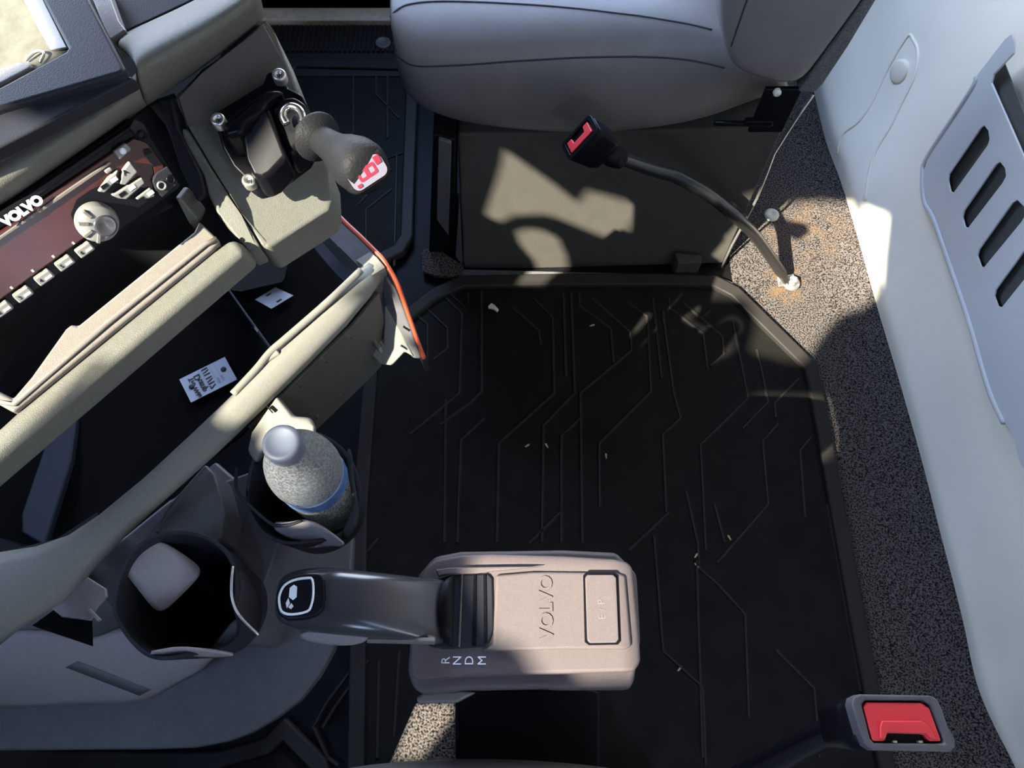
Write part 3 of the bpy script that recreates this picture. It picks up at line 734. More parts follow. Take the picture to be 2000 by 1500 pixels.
# tablet frame / open bin at the top left
bn = thing('dash_bin', 'open dark framed bin on top of the dashboard with a pale liner', 'bin', P(60, 60, 1.0))
ob = P(0, 0, 1.085)
ex, ey = V((1, 0, 0)), V((0, 1, 0))
def xy(px, py, z): p = P(px, py, z); return (p.x, p.y)
plate('bin_frame', (0, 0, 1.072), ex, ey, [xy(a, b, 1.072) for a, b in [(-230, -90), (150, -90), (176, 0), (243, 130), (240, 140), (0, 210), (-230, 312)]],
      [[xy(a, b, 1.072) for a, b in [(-180, -75), (66, -75), (82, 0), (131, 93), (126, 100), (0, 168), (-180, 250)]]], 0.010, M['dash_dark'], bn, bevel=0.003)
panel('bin_face', [(0, 212, 1.066), (240, 142, 1.066), (264, 152, 1.064), (0, 287, 1.064), (-120, 345, 1.064), (-120, 262, 1.068)], 0.012, M['dash_dark'], bn, bevel=0.002)
panel('bin_liner', [(-190, -75, 1.066), (66, -75, 1.066), (134, 93, 1.066), (128, 106, 1.066), (0, 180, 1.066), (-190, 262, 1.066)], 0.006, M['bin_fabric'], bn, bevel=0)
panel('bin_wall', [(62, -50, 1.0705), (84, 0, 1.0705), (130, 92, 1.0705), (98, 98, 1.067), (60, 30, 1.067), (22, -50, 1.067)], 0.002, M['bezel'], bn, bevel=0.0005)
panel('inner_step', [(-30, 142, 1.0695), (36, 118, 1.0695), (62, 122, 1.0695), (62, 132, 1.0695), (0, 165, 1.0695), (-30, 180, 1.0695)], 0.006, M['bezel'], bn, bevel=0.003)
tube('clip_wire', spline([P(*p) for p in [(50, 118, 1.068), (72, 100, 1.069), (86, 104, 1.069), (78, 122, 1.068)]], 4), 0.0010, M['steel'], bn, seg=6)

# ------------------------------------------------------------------ radio
ra = thing('radio', 'maroon faced truck radio with grey keys and a round knob in the dash', 'radio', P(180, 420, 0.95))
TR, BR, TL0 = P(270, 238, 1.018), P(354, 368, 0.968), P(0, 418, 1.018)
rx = (TR - TL0).normalized()              # along the radio, to the right
ry = (TR - BR); ry = (ry - rx * ry.dot(rx)).normalized()   # up the face
rn = rx.cross(ry)
if rn.dot(CAM - TR) < 0: rn = -rn
H = (TR - BR).dot(ry)
def RP(px, py, h=0.0): return PN(px, py, TR + rn * h, rn)
def rplate(name, px, h, th, mt, bevel=0.001, par=None):
    return panel(name, [RP(a, b, h) for a, b in px], th, mt, par or ra, bevel=bevel, dirn=-rn)
rplate('body', [(-200, 545), (0, 410), (256, 236), (278, 240), (354, 362), (350, 368), (0, 618), (-200, 759)], -0.003, 0.02, M['gloss'])
rplate('face', [(-200, 580), (0, 450), (60, 412), (86, 386), (262, 268), (290, 282), (326, 328), (310, 340), (300, 372), (176, 458), (0, 588), (-200, 730)], 0.0, 0.004, M['radio_red'], 0.0015)
rplate('disc_flap', [(-200, 552), (0, 416), (254, 246), (258, 252), (84, 378), (0, 432), (-200, 566)], 0.002, 0.004, M['gloss'], 0.001)
rplate('slot_lip', [(-200, 598), (0, 462), (130, 372), (214, 315), (218, 320), (132, 380), (0, 470), (-200, 606)], 0.002, 0.003, M['bezel'], 0.0006)
text('lettering', 'VOLVO', 0.0092, RP(44, 412, 0.0035), rx, ry, M['white'], ra, bold=0.0006)
rplate('corner_plate', [(262, 232), (280, 240), (292, 262), (278, 272), (268, 266), (252, 250)], 0.003, 0.005, M['dash_dark'])
rplate('corner_plate', [(298, 354), (306, 338), (328, 325), (348, 354), (346, 362), (318, 386), (306, 376)], 0.004, 0.006, M['dash_dark'])
for a, b in ((277, 264), (333, 350), (315, 362)):
    lathe('removal_hole', [(0.0036, 0.0), (0.0036, 0.0016), (0.0024, 0.0018), (0.0022, -0.002), (0, -0.002)], RP(a, b, 0.004), rn, M['steel'] if a == 315 else M['gloss'], ra, caps=False, seg=16)
rplate('usb_recess', [(280, 292), (292, 290), (318, 326), (316, 336), (302, 340), (300, 326), (284, 306)], 0.0012, 0.001, M['gloss'], 0.0003)
rplate('usb_lip', [(300, 326), (318, 322), (320, 328), (302, 340)], 0.0022, 0.001, M['radio_red'], 0.0004)
# knob
kc = RP(188, 432, 0.001)
uo, vo = rx, ry
rplate('knob_well', [tuple(q) for q in [(138, 418), (150, 390), (176, 372), (206, 358), (250, 360), (300, 372), (290, 392), (240, 430), (228, 452), (200, 470), (176, 472), (150, 452)]], 0.0006, 0.001, M['gloss'], 0.0003)
kb = lathe('volume_knob', [(0.0150, 0.0), (0.0150, 0.004), (0.0135, 0.009), (0.0126, 0.0105), (0.0060, 0.0107), (0.0, 0.0107)], kc, rn, M['grey_button'], ra, caps=False, seg=36)
lathe('knob_dish', [(0.0080, 0.0), (0.0080, 0.0012), (0.0066, 0.0014), (0.004, 0.0006), (0, 0.0004)], kc + rn * 0.0104 + rx * 0.0025 - ry * 0.0030, rn, M['handle'], kb, caps=False, seg=28)
for k in range(4):
    a = math.radians(100 + k * 42)
    c = kc + (rx * math.cos(a) + ry * math.sin(a)) * 0.0108 + rn * 0.0098
    box('knob_rib', c, rx * math.cos(a) + ry * math.sin(a), -rx * math.sin(a) + ry * math.cos(a), rn, 0.0036, 0.0013, 0.0018, M['bezel'], kb, bevel=0.0006)
# keys
keys = [('source_key', [(222, 296), (246, 279), (258, 292), (234, 313)], 0.004),
        ('mute_key', [(203, 334), (216, 326), (222, 332), (210, 341)], 0.003),
        ('menu_key', [(192, 375), (212, 348), (232, 332), (226, 356), (206, 377)], 0.005),
        ('traffic_key', [(234, 360), (240, 334), (254, 315), (270, 336), (246, 362)], 0.005),
        ('phone_key', [(218, 382), (232, 374), (278, 346), (284, 358), (248, 390), (232, 388)], 0.005),
        ('seek_key', [(264, 388), (294, 366), (304, 384), (292, 388), (272, 392)], 0.0045)]
for nm, px, h in keys:
    k = rplate(nm, px, h, h + 0.001, M['grey_button'], 0.0012)
    cx = sum(a for a, b in px) / len(px); cy = sum(b for a, b in px) / len(px)
    bx0 = RP(cx, cy, h + 0.0002)
    s = 0.0030
    txt = {'source_key': '●', 'mute_key': '-', 'menu_key': 'II', 'traffic_key': 'A', 'phone_key': '▭ ▬', 'seek_key': '▭'}[nm]
    if nm == 'traffic_key': text('key_print', 'A', 0.006, bx0 + ry * 0.002, rx, ry, M['gloss'], k, ext=0.0001)
    elif nm == 'source_key': lathe('key_print', [(0.0024, 0.0), (0.0024, 0.0003), (0, 0.0003)], bx0, rn, M['white'], k, caps=False, seg=14)
    elif nm in ('menu_key', 'phone_key', 'seek_key'):
        for d in (-1, 1):
            box('key_print', bx0 + rx * 0.0042 * d, rx, ry, rn, 0.0026, 0.0014, 0.0002, M['gloss'] if d < 0 else M['white'], k)
for i, (a, b) in enumerate([(165, 487), (126, 513), (86, 541), (45, 574), (5, 603), (-36, 632)]):
    c = RP(a, b, 0.002)
    k = box('preset_key', c, rx, ry, rn, 0.0062, 0.0036, 0.0034, M['grey_button'], ra, bevel=0.0012)
    if a > 0:
        text('key_number', str(6 - i), 0.0042, c - rx * 0.0032 + rn * 0.0036, rx, ry, M['gloss'], k, ext=0.0001)
        box('key_print', c + rx * 0.0022 - ry * 0.0008 + rn * 0.0035, rx, ry, rn, 0.0026, 0.0009, 0.0002, M['white'], k)
        box('key_lamp', RP(a - 16, b - 6, 0.001) + ry * 0.003, rx, ry, rn, 0.0007, 0.0007, 0.001, M['clip'], ra)

# ------------------------------------------------------------------ trailer brake valve
bv = thing('brake_valve', 'black hand brake valve with round red badged knob on the dash panel', 'valve', P(510, 250, 0.95))
vb = [(406, 226, 1.0), (442, 204, 1.0), (478, 182, 1.0), (512, 162, 1.0), (520, 140, 1.0), (546, 134, 1.0), (556, 160, 1.0), (560, 168, 0.998), (588, 182, 0.995), (606, 216, 0.99), (610, 232, 0.985), (600, 275, 0.98), (592, 292, 0.975), (528, 340, 0.968), (514, 350, 0.966), (490, 356, 0.966), (474, 344, 0.97), (455, 325, 0.975), (434, 290, 0.985), (422, 250, 0.995)]
panel('valve_base', vb, 0.028, M['gloss'], bv, bevel=0.003, dirn=(0, 0.1, -1))
vb2 = [(450, 220, 1.012), (520, 172, 1.014), (556, 172, 1.014), (520, 196, 1.014), (512, 214, 1.014), (480, 238, 1.012), (470, 258, 1.010), (438, 268, 1.006), (430, 246, 1.008)]
panel('valve_shoulder', vb2, 0.03, M['gloss'], bv, bevel=0.005, seg=3, dirn=(0, 0.1, -1))
vb3 = [(470, 258, 1.004), (484, 240, 1.008), (512, 218, 1.010), (524, 206, 1.010), (540, 250, 1.004), (560, 305, 0.994), (530, 338, 0.984), (512, 348, 0.982), (494, 344, 0.982), (478, 312, 0.990)]
panel('valve_cover', vb3, 0.03, M['gloss'], bv, bevel=0.006, seg=3, dirn=(0, 0.1, -1))
vb4 = [(528, 208, 1.006), (548, 188, 1.010), (575, 184, 1.010), (598, 200, 1.006), (608, 228, 1.000), (592, 275, 0.992), (566, 308, 0.986), (552, 280, 0.992), (536, 236, 1.002)]
panel('gate_housing', vb4, 0.03, M['gloss'], bv, bevel=0.006, seg=3, dirn=(0, 0.1, -1))
for a, b, z in ((427, 236, 1.006), (546, 149, 1.006), (487, 354, 0.972)):
    s = lathe('screw', [(0.0056, -0.006), (0.0056, 0.002), (0.0048, 0.0036), (0.0026, 0.0038), (0.0024, 0.0022), (0.0, 0.0022)], P(a, b, z), (0.1, -0.3, 1), M['steel'], bv, caps=False, seg=20)
    text('star_socket', '*', 0.009, P(a, b, z + 0.0040) - V((0, 0.0018, 0)), (1, 0, 0), (0, 1, 0.3), M['gloss'], s, ext=0.0002)
ring = [(560, 242, 1.016), (553, 228, 1.018), (556, 215, 1.020), (568, 208, 1.021), (582, 212, 1.021), (590, 224, 1.020), (592, 238, 1.018)]
tube('gate_ring', spline([P(*p) for p in ring], 5), 0.0030, M['chrome'], bv, seg=8)
ax0, ax1 = P(588, 246, 1.002), P(716, 333, 1.028)
ax = (ax1 - ax0).normalized(); L = (ax1 - ax0).length
lathe('lever_neck', [(0.0085, -0.004), (0.0085, L * 0.30), (0.0075, L * 0.34)], ax0, ax, M['knob'], bv, seg=20)
lathe('lever_collar', [(0.008, L * 0.20), (0.0175, L * 0.23), (0.0190, L * 0.26), (0.0185, L * 0.285), (0.012, L * 0.31), (0.010, L * 0.36)], ax0, ax, M['knob'], bv, seg=32)
kn = lathe('lever_knob', [(0.0105, L * 0.34), (0.0112, L * 0.42), (0.0118, L * 0.50), (0.0132, L * 0.60), (0.0170, L * 0.72), (0.0196, L * 0.84), (0.0196, L * 0.94), (0.0178, L * 1.01), (0.0140, L * 1.045), (0.0, L * 1.05)], ax0, ax, M['knob'], bv, caps=False, seg=36)
bu = (P(740, 312, 1.03) - P(690, 352, 1.03)); bu = (bu - ax * bu.dot(ax)).normalized(); bw = ax.cross(bu)
if bw.y < 0: bw = -bw
tipc = P(713, 334, 1.028)
tipn = (ax * 0.55 + (CAM - tipc).normalized() * 0.75).normalized()
bu = (bu - tipn * bu.dot(tipn)).normalized(); bw = tipn.cross(bu)
tipc = tipc + tipn * 0.0055
loft('knob_face', [[tipc - tipn * 0.010 + bu * p[0] * 1.25 + bw * p[1] * 1.3 for p in rrect(0, 0, 0.0145, 0.0098, 0.006)], [tipc - tipn * 0.002 + bu * p[0] * 1.12 + bw * p[1] * 1.15 for p in rrect(0, 0, 0.0145, 0.0098, 0.006)], [tipc + bu * p[0] + bw * p[1] for p in rrect(0, 0, 0.0145, 0.0098, 0.006)]], M['knob'], kn)
bd = loft('badge', [[tipc - tipn * 0.002 + bu * p[0] + bw * p[1] for p in rrect(0, 0, 0.0140, 0.0082, 0.005)], [tipc + tipn * 0.0008 + bu * p[0] + bw * p[1] for p in rrect(0, 0, 0.0140, 0.0082, 0.005)]], M['badge'], kn, smooth=False)
def tip(a, b, h=0.0012): return tipc + bu * a + bw * b + tipn * h
# road-and-trailer sign: two joined red frames with red end marks
for cx_ in (-0.0035, 0.0035):
    plate('badge_sign', tip(cx_, 0.0004), bu, bw, rrect(0, 0, 0.0038, 0.0042, 0.0014), [rrect(0, 0, 0.0020, 0.0022, 0.0006)], 0.0006, M['badge_red'], kn)
box('badge_sign', tip(0.0105, 0.0040), bu, bw, tipn, 0.0022, 0.0028, 0.0004, M['badge_red'], kn)
box('badge_sign', tip(-0.0095, -0.0050), bu, bw, tipn, 0.0016, 0.0010, 0.0004, M['badge_red'], kn)

# ------------------------------------------------------------------ storage tray below the dash
ty = thing('storage_tray', 'open deep tray under the dash strip with a rounded front rail', 'tray', P(350, 850, 0.70))
panel('tray_floor', [(-100, 1150, 0.70), (-100, 880, 0.70), (440, 480, 0.70), (640, 400, 0.70), (745, 520, 0.70), (690, 610, 0.70), (470, 850, 0.70), (120, 1110, 0.70)], 0.004, M['blacker'], ty, bevel=0, dirn=(0, 0, -1))
railc = [(-80, 1200, 0.800, 96), (0, 1158, 0.800, 78), (80, 1130, 0.802, 62), (150, 1085, 0.804, 42), (210, 1035, 0.806, 33), (300, 957, 0.808, 30), (400, 866, 0.810, 31), (500, 770, 0.810, 31), (590, 682, 0.808, 30), (660, 612, 0.806, 29), (708, 556, 0.804, 27), (735, 522, 0.802, 24)]
secs = []
for i, (a, b, z, hw) in enumerate(railc):
    c = P(a, b, z)
    nx = railc[min(i + 1, len(railc) - 1)]; pv = railc[max(i - 1, 0)]
    t = (P(nx[0], nx[1], nx[2]) - P(pv[0], pv[1], pv[2])).normalized()
    vdir = (CAM - c).normalized()
    s = t.cross(vdir).normalized()
    r = hw * (c - CAM).dot(FW) / FPX
    n_ = s.cross(t).normalized()
    if n_.dot(vdir) < 0: n_ = -n_
    q = []
    for k in range(14):
        aa = 2 * math.pi * k / 14
        x = math.cos(aa); y = math.sin(aa)
        x = math.copysign(abs(x) ** 0.8, x); y = math.copysign(abs(y) ** 0.8, y)
        q.append(c + s * r * x + n_ * (min(r, 0.017) * y - min(r, 0.017)))
    secs.append(q)
loft('front_rail', secs, M['dash_cream'], ty)
# lip seam along the top of the rail and the divider
tube('rail_lip', spline([P(*p) for p in [(455, 770, 0.812), (500, 722, 0.812), (528, 688, 0.812), (560, 660, 0.812), (640, 590, 0.812), (705, 528, 0.812)]], 5), 0.0038, M['dash_cream'], ty, seg=8)
panel('rail_tab', [(512, 712, 0.812), (522, 684, 0.814), (536, 676, 0.814), (548, 690, 0.812)], 0.03, M['dash_cream'], ty, bevel=0.002, dirn=(0, 0, -1))
panel('divider', [(437, 556, 0.74), (441, 555, 0.74), (530, 678, 0.79), (525, 682, 0.79)], 0.06, M['blue_dark'], ty, bevel=0.001, dirn=(0, 0, -1))
panel('side_pad', [(92, 852, 0.705), (150, 812, 0.705), (138, 900, 0.712), (112, 985, 0.720), (86, 1068, 0.725), (40, 1040, 0.725), (40, 1005, 0.720)], 0.01, M['blue_dark'], ty, bevel=0.003, dirn=(0, 0, -1))
panel('inner_wall', [(-40, 1080, 0.79), (50, 1098, 0.79), (88, 1102, 0.79), (130, 1078, 0.79), (200, 1020, 0.79), (190, 1000, 0.71), (80, 1070, 0.71), (-40, 1040, 0.71)], 0.004, M['black'], ty, bevel=0.001)
# right end wall of the tray
panel('inner_brace', [(592, 452, 0.73), (612, 440, 0.73), (650, 470, 0.745), (700, 540, 0.77), (688, 562, 0.77), (660, 540, 0.76), (620, 495, 0.74)], 0.006, M['blue_dark'], ty, bevel=0.001)
panel('inner_liner', [(628, 428, 0.74), (650, 425, 0.75), (716, 520, 0.785), (704, 540, 0.775)], 0.004, mat('liner_olive', (0.05, 0.045, 0.03), 0.6), ty, bevel=0)
panel('cubby_flap', [(560, 480, 0.715), (565, 500, 0.715), (556, 545, 0.715), (550, 552, 0.715), (470, 570, 0.715), (400, 560, 0.715), (440, 500, 0.715)], 0.004, M['black'], ty, bevel=0.001)
# end cap with the orange piping
capl = [(640, 406, 0.805), (668, 436, 0.803), (700, 466, 0.802), (724, 490, 0.801), (742, 508, 0.800), (758, 532, 0.795), (772, 558, 0.785), (784, 590, 0.765), (800, 636, 0.740), (814, 676, 0.720), (825, 704, 0.705)]
cpts = spline([P(*p) for p in capl], 4)
ins = V((-0.72, -0.50, 0)).normalized()
def ribbon(name, pts, wd, th, mt, dwn=V((0, 0, -1)), par=ty):
    secs = []
    for p in pts: secs.append([p, p + wd, p + wd + dwn * th, p + dwn * th])
    return loft(name, secs, mt, par, smooth=False)
ribbon('end_cap', cpts, V((0.0045, 0.004, -0.001)), 0.03, M['dash_dark'])
ribbon('end_cap_inner', cpts[:20], V((-0.014, -0.013, -0.006)), 0.04, M['console_dark'])
ribbon('end_cap_tip', [P(*p) for p in [(722, 492, 0.804), (735, 502, 0.804), (752, 522, 0.802)]], V((-0.013, -0.010, 0)), 0.03, M['dash_cream'])
tube('orange_piping', [p + V((0.002, 0.002, 0.001)) for p in cpts], 0.0024, M['orange'], ty, seg=8)
panel('end_plate', [(738, 520, 0.795), (770, 566, 0.780), (800, 640, 0.738), (822, 702, 0.704), (806, 702, 0.700), (772, 660, 0.715), (752, 640, 0.725), (747, 585, 0.755)], 0.006, M['console_dark'], ty, bevel=0.003)
panel('catch_plate', [(752, 596, 0.752), (785, 650, 0.728), (808, 698, 0.706), (790, 688, 0.708), (765, 715, 0.700), (742, 712, 0.700), (722, 690, 0.706), (702, 692, 0.706), (712, 684, 0.709), (736, 668, 0.715), (727, 660, 0.718), (738, 658, 0.719), (748, 670, 0.714)], 0.010, M['dash_cream'], ty, bevel=0.002)
box('catch_tooth', P(734, 672, 0.722), (0.55, -0.75, 0), (0.75, 0.55, 0), (0, 0, 1), 0.010, 0.0020, 0.006, M['dash_cream'], ty, bevel=0.001)
# front skirt under the rail with its moulded fins
panel('front_skirt', [(488, 838, 0.785), (600, 724, 0.785), (690, 636, 0.785), (742, 572, 0.785), (758, 660, 0.700), (745, 716, 0.672), (720, 742, 0.665), (612, 846, 0.665), (560, 900, 0.665)], 0.004, M['skirt'], ty, bevel=0.001)
for a, b in ((690, 712), (650, 752), (606, 796)):
    box('moulded_fin', P(a, b, 0.690), (0.60, -0.70, -0.25), (0.7, 0.6, 0), (0.2, -0.2, 1), 0.015, 0.0022, 0.008, M['console_dark'], ty, bevel=0.0006)
for a, b in ((680, 655), (632, 702), (582, 750), (527, 800)):
    box('moulded_nick', P(a, b, 0.797), (0.7, -0.7, 0), (0.7, 0.7, 0), (0, 0, 1), 0.0040, 0.0006, 0.0016, M['black'], ty)

# paper tags in the tray
def paper(label, corners, z, seed, written):
    t = thing('paper_tag', label, 'tag', sum([P(a, b, z) for a, b in corners], V()) / 4)
    c = [P(a, b, z) for a, b in corners]
    e1 = (c[1] - c[0]); e2 = (c[3] - c[0]); n_ = V((0, 0, 1)); l1, l2 = e1.length, e2.length
    o = panel('sheet', c, 0.0006, M['paper'], t, bevel=0)
    at = lambda u, v, h=0.0008: c[0] + e1 * u + e2 * v + V((0, 0, h))
    return t, at, e1, e2
t1, at1, e1, e2 = paper('white handwritten paper tag with two holes lying in the tray', [(350, 741), (439, 697), (463, 741), (373, 786)], 0.706, 1, True)
for u, v in ((0.15, 0.48), (0.86, 0.42)):
    lathe('punched_hole', [(0.0030, 0.0), (0.0030, 0.0004), (0.0, 0.0004)], at1(u, v, 0.0003), (0, 0, 1), M['ink'], t1, caps=False, seg=16)
for u in (0.745, 0.64, 0.455, 0.40):
    box('printed_rule', at1(u, 0.40, 0.0003), e2, e1, (0, 0, 1), e2.length * 0.36, 0.00025, 0.0001, M['ink_soft'], t1)
for u, v, s, sz in ((0.205, 0.56, 'TRO Miller', 0.0070), (0.335, 0.50, 'Dump', 0.0095), (0.535, 0.45, '1/11/17', 0.0095), (0.68, 0.72, 'DATE', 0.0030), (0.775, 0.70, 'NAME', 0.0026)):
    text('handwriting' if sz > 0.004 else 'small_print', {'TRO Miller': 'Tro Wdu'}.get(s, s), sz, at1(u, v, 0.0004), e2, -e1, M['ink'] if sz > 0.004 else M['ink_soft'], t1, ext=0.0001, bold=0.0002)
t2, at2, f1, f2 = paper('blank grey paper tag with two slots in the far tray compartment', [(498, 585), (538, 561), (573, 577), (530, 603)], 0.706, 2, False)
for u, v in ((0.52, 0.18), (0.52, 0.82)):
    box('slot', at2(u, v, 0.0003), f1, f2, (0, 0, 1), 0.0030, 0.0009, 0.0003, M['ink'], t2)

# ------------------------------------------------------------------ centre console
cc = thing('centre_console', 'grey centre console base with a rounded end beside the gear selector', 'console', P(300, 1350, 0.0))
lowp = [(-200, 1180), (250, 1050), (420, 900), (545, 1010), (560, 1045), (690, 1045), (686, 1130), (672, 1210), (650, 1272), (622, 1322), (585, 1368), (540, 1402), (490, 1432), (440, 1450), (380, 1461), (300, 1464), (-200, 1468)]
panel('console_deck', [P(a, b, 0.55) for a, b in lowp], 0.018, M['console_dark'], cc, bevel=0.004, dirn=(0, 0, -1))
panel('console_column', [P(a, b, 0.532) for a, b in [(-200, 1180), (250, 1080), (330, 1150), (330, 1330), (200, 1380), (-200, 1390)]], 0.54, M['black'], cc, bevel=0, dirn=(0, 0, -1))
up = [(-200, 1330, 0.64), (0, 1250, 0.64), (60, 1224, 0.64), (160, 1215, 0.64), (175, 1265, 0.62), (240, 1212, 0.62), (300, 1240, 0.61), (410, 1292, 0.585), (360, 1330, 0.575), (302, 1356, 0.572), (286, 1373, 0.568), (200, 1377, 0.568), (0, 1384, 0.570), (-200, 1390, 0.570)]
grid('console_moulding', [[(-200, 1262, 0.655), (0, 1242, 0.655), (70, 1222, 0.650), (180, 1264, 0.630), (238, 1214, 0.630), (310, 1225, 0.625), (440, 1240, 0.600)],
                          [(-200, 1310, 0.640), (0, 1300, 0.640), (80, 1285, 0.635), (150, 1290, 0.620), (240, 1270, 0.615), (330, 1275, 0.605), (430, 1275, 0.585)],
                          [(-200, 1350, 0.600), (0, 1345, 0.600), (90, 1335, 0.598), (160, 1332, 0.590), (240, 1325, 0.588), (325, 1325, 0.580), (400, 1300, 0.565)],
                          [(-200, 1388, 0.552), (0, 1384, 0.552), (100, 1379, 0.552), (200, 1376, 0.552), (284, 1373, 0.552), (320, 1348, 0.552), (400, 1306, 0.552)]], M['console'], cc, sub=2, solid=0.004)
bpy.context.view_layer.update()
cm = bpy.data.objects['console_moulding']
ga = to_surf([(x, 1304 + (x - 130) * 0.385) for x in range(130, 290, 16)], cm); gb = to_surf([(x + 22, 1292 + (x - 130) * 0.385) for x in range(130, 290, 16)], cm)
if len(ga) == len(gb) and ga: grid('groove_band', [[p + V((0, 0, 0.0012)) for p in ga], [p + V((0, 0, 0.0012)) for p in gb]], M['console_dark'], cc, sub=0, solid=0.001)
panel('upper_shelf', [(155, 1117, 0.70), (330, 975, 0.70), (545, 900, 0.69), (545, 1060, 0.69), (480, 1250, 0.66), (300, 1245, 0.66), (240, 1214, 0.66), (200, 1165, 0.68)], 0.12, M['console_dark'], cc, bevel=0.004, dirn=(0, 0, -1))
panel('shelf_plate', [(96, 1185, 0.705), (155, 1117, 0.705), (206, 1150, 0.705), (208, 1165, 0.705), (190, 1185, 0.705), (176, 1212, 0.705), (120, 1205, 0.705)], 0.004, M['console'], cc, bevel=0.001)
panel('console_pocket', [(62, 1222, 0.672), (110, 1188, 0.672), (178, 1210, 0.672), (180, 1262, 0.672)], 0.002, M['blacker'], cc, bevel=0)
panel('tab', [(168, 1190, 0.708), (174, 1188, 0.708), (196, 1210, 0.708), (190, 1214, 0.708)], 0.004, M['console'], cc, bevel=0.0005)
panel('upper_bracket', [(330, 985, 0.755), (400, 905, 0.755), (420, 925, 0.755), (440, 1000, 0.75), (430, 1060, 0.745), (330, 1060, 0.745), (300, 1040, 0.745)], 0.05, M['console_dark'], cc, bevel=0.003, dirn=(0, 0, -1))

# ------------------------------------------------------------------ cup holders
def cup(label, c, r, zb, zt, notch, mt):
    t = thing('cup_holder', label, 'cup holder', V((c.x, c.y, zb)))
    N = 72; th = 0.003
    bm = bmesh.new()
    def ring(rr, z): return [bm.verts.new((c.x + rr(k) * math.cos(2 * math.pi * k / N), c.y + rr(k) * math.sin(2 * math.pi * k / N), z(k))) for k in range(N)]
    top = lambda k: zt + notch(360.0 * k / N)
    A = ring(lambda k: r * 0.90, lambda k: zb); B = ring(lambda k: r + th, lambda k: top(k) - 0.0); Cc = ring(lambda k: r - 0.0005, lambda k: top(k) - 0.0); D = ring(lambda k: r * 0.90 - th, lambda k: zb + 0.004)
    for X, Y in ((A, B), (B, Cc), (Cc, D)):
        for k in range(N):
            bm.faces.new((X[k], X[(k + 1) % N], Y[(k + 1) % N], Y[k]))
    bm.faces.new(A[::-1]); bm.faces.new(D)
    bm_obj('holder_body', bm, mt, t, bevel=0.0009)
    return t
def bumpf(a, c, w_, h):
    d = abs((a - c + 180) % 360 - 180)
    return h * (1 - (d / w_) ** 2) ** 2 if d < w_ else 0
c2 = P(343, 1160, 0.800)
h2 = cup('empty black cup holder with an inner tongue beside the console pocket', c2, 0.0500, 0.690, 0.800, lambda a: bumpf(a, 120, 60, 0.012) - bumpf(a, 230, 40, 0.012) - bumpf(a, 320, 34, 0.045), M['dash_dark'])
grid('grip_tongue', [[(233, 1106, 0.800), (266, 1074, 0.803), (304, 1050, 0.803)], [(258, 1136, 0.792), (300, 1104, 0.796), (346, 1074, 0.792)], [(284, 1170, 0.778), (328, 1136, 0.784), (380, 1098, 0.778)], [(312, 1206, 0.760), (350, 1166, 0.768), (402, 1118, 0.762)]], M['console'], h2, sub=2, solid=0.0025)
grid('side_flap', [[(456, 1104, 0.800), (452, 1140, 0.800), (456, 1185, 0.800), (478, 1215, 0.797), (506, 1238, 0.790)], [(478, 1120, 0.790), (484, 1145, 0.788), (492, 1185, 0.785), (502, 1210, 0.785), (508, 1230, 0.783)], [(470, 1112, 0.78), (500, 1148, 0.775), (513, 1180, 0.772), (512, 1210, 0.775), (508, 1232, 0.778)]], M['dash_dark'], h2, sub=2, solid=0.002)
grid('front_flap', [[(288, 1276, 0.800), (318, 1272, 0.803), (345, 1266, 0.803), (400, 1270, 0.795), (470, 1280, 0.78)], [(300, 1282, 0.790), (320, 1284, 0.790), (346, 1280, 0.788), (400, 1284, 0.782), (440, 1284, 0.776)]], M['console'], h2, sub=2, solid=0.002)
tube('flap_edge', spline([P(*p) for p in [(455, 1106, 0.801), (452, 1140, 0.801), (454, 1172, 0.801), (468, 1203, 0.799), (505, 1240, 0.791)]], 5), 0.0013, M['steel'], h2, seg=6)
panel('lower_step', [(440, 1234, 0.735), (465, 1214, 0.735), (478, 1232, 0.73), (440, 1276, 0.725), (412, 1268, 0.725)], 0.02, M['console'], h2, bevel=0.002)

c1 = P(577, 942, 0.790)
h1 = cup('black cup holder holding the water bottle', c1, 0.0505, 0.684, 0.770, lambda a: bumpf(a, 110, 70, 0.022) - bumpf(a, 330, 50, 0.03) - bumpf(a, 200, 50, 0.006), M['dash_dark'])
panel('back_arm', [(490, 845, 0.795), (540, 772, 0.795), (556, 792, 0.795), (572, 812, 0.795), (604, 815, 0.795), (612, 832, 0.795), (614, 850, 0.79), (560, 850, 0.79), (515, 880, 0.785), (498, 905, 0.78), (482, 880, 0.785)], 0.012, M['dash_cream'], h1, bevel=0.003)
grid('front_flap', [[(528, 1020, 0.772), (560, 1024, 0.776), (590, 1015, 0.778), (618, 1022, 0.774), (650, 1045, 0.766), (672, 1064, 0.76)], [(540, 1040, 0.760), (565, 1055, 0.758), (595, 1060, 0.756), (625, 1058, 0.756), (652, 1060, 0.756), (670, 1066, 0.756)], [(550, 1046, 0.75), (575, 1066, 0.745), (600, 1072, 0.742), (625, 1070, 0.745), (650, 1066, 0.75), (668, 1068, 0.754)]], M['console'], h1, sub=2, solid=0.002)
tube('holder_edge', spline([P(*p) for p in [(462, 915, 0.772), (462, 955, 0.772), (480, 980, 0.772), (528, 1022, 0.772), (560, 1026, 0.777), (590, 1017, 0.779)]], 5), 0.0016, M['dash_dark'], h1, seg=6)
grid('side_flap', [[(676, 874, 0.782), (686, 876, 0.782)], [(678, 915, 0.776), (690, 905, 0.776)], [(684, 955, 0.770), (692, 945, 0.770)], [(694, 990, 0.764), (702, 995, 0.764)], [(672, 1030, 0.758), (702, 1022, 0.756)], [(664, 1050, 0.754), (676, 1060, 0.752)]], M['dash_dark'], h1, sub=1, solid=0.002)

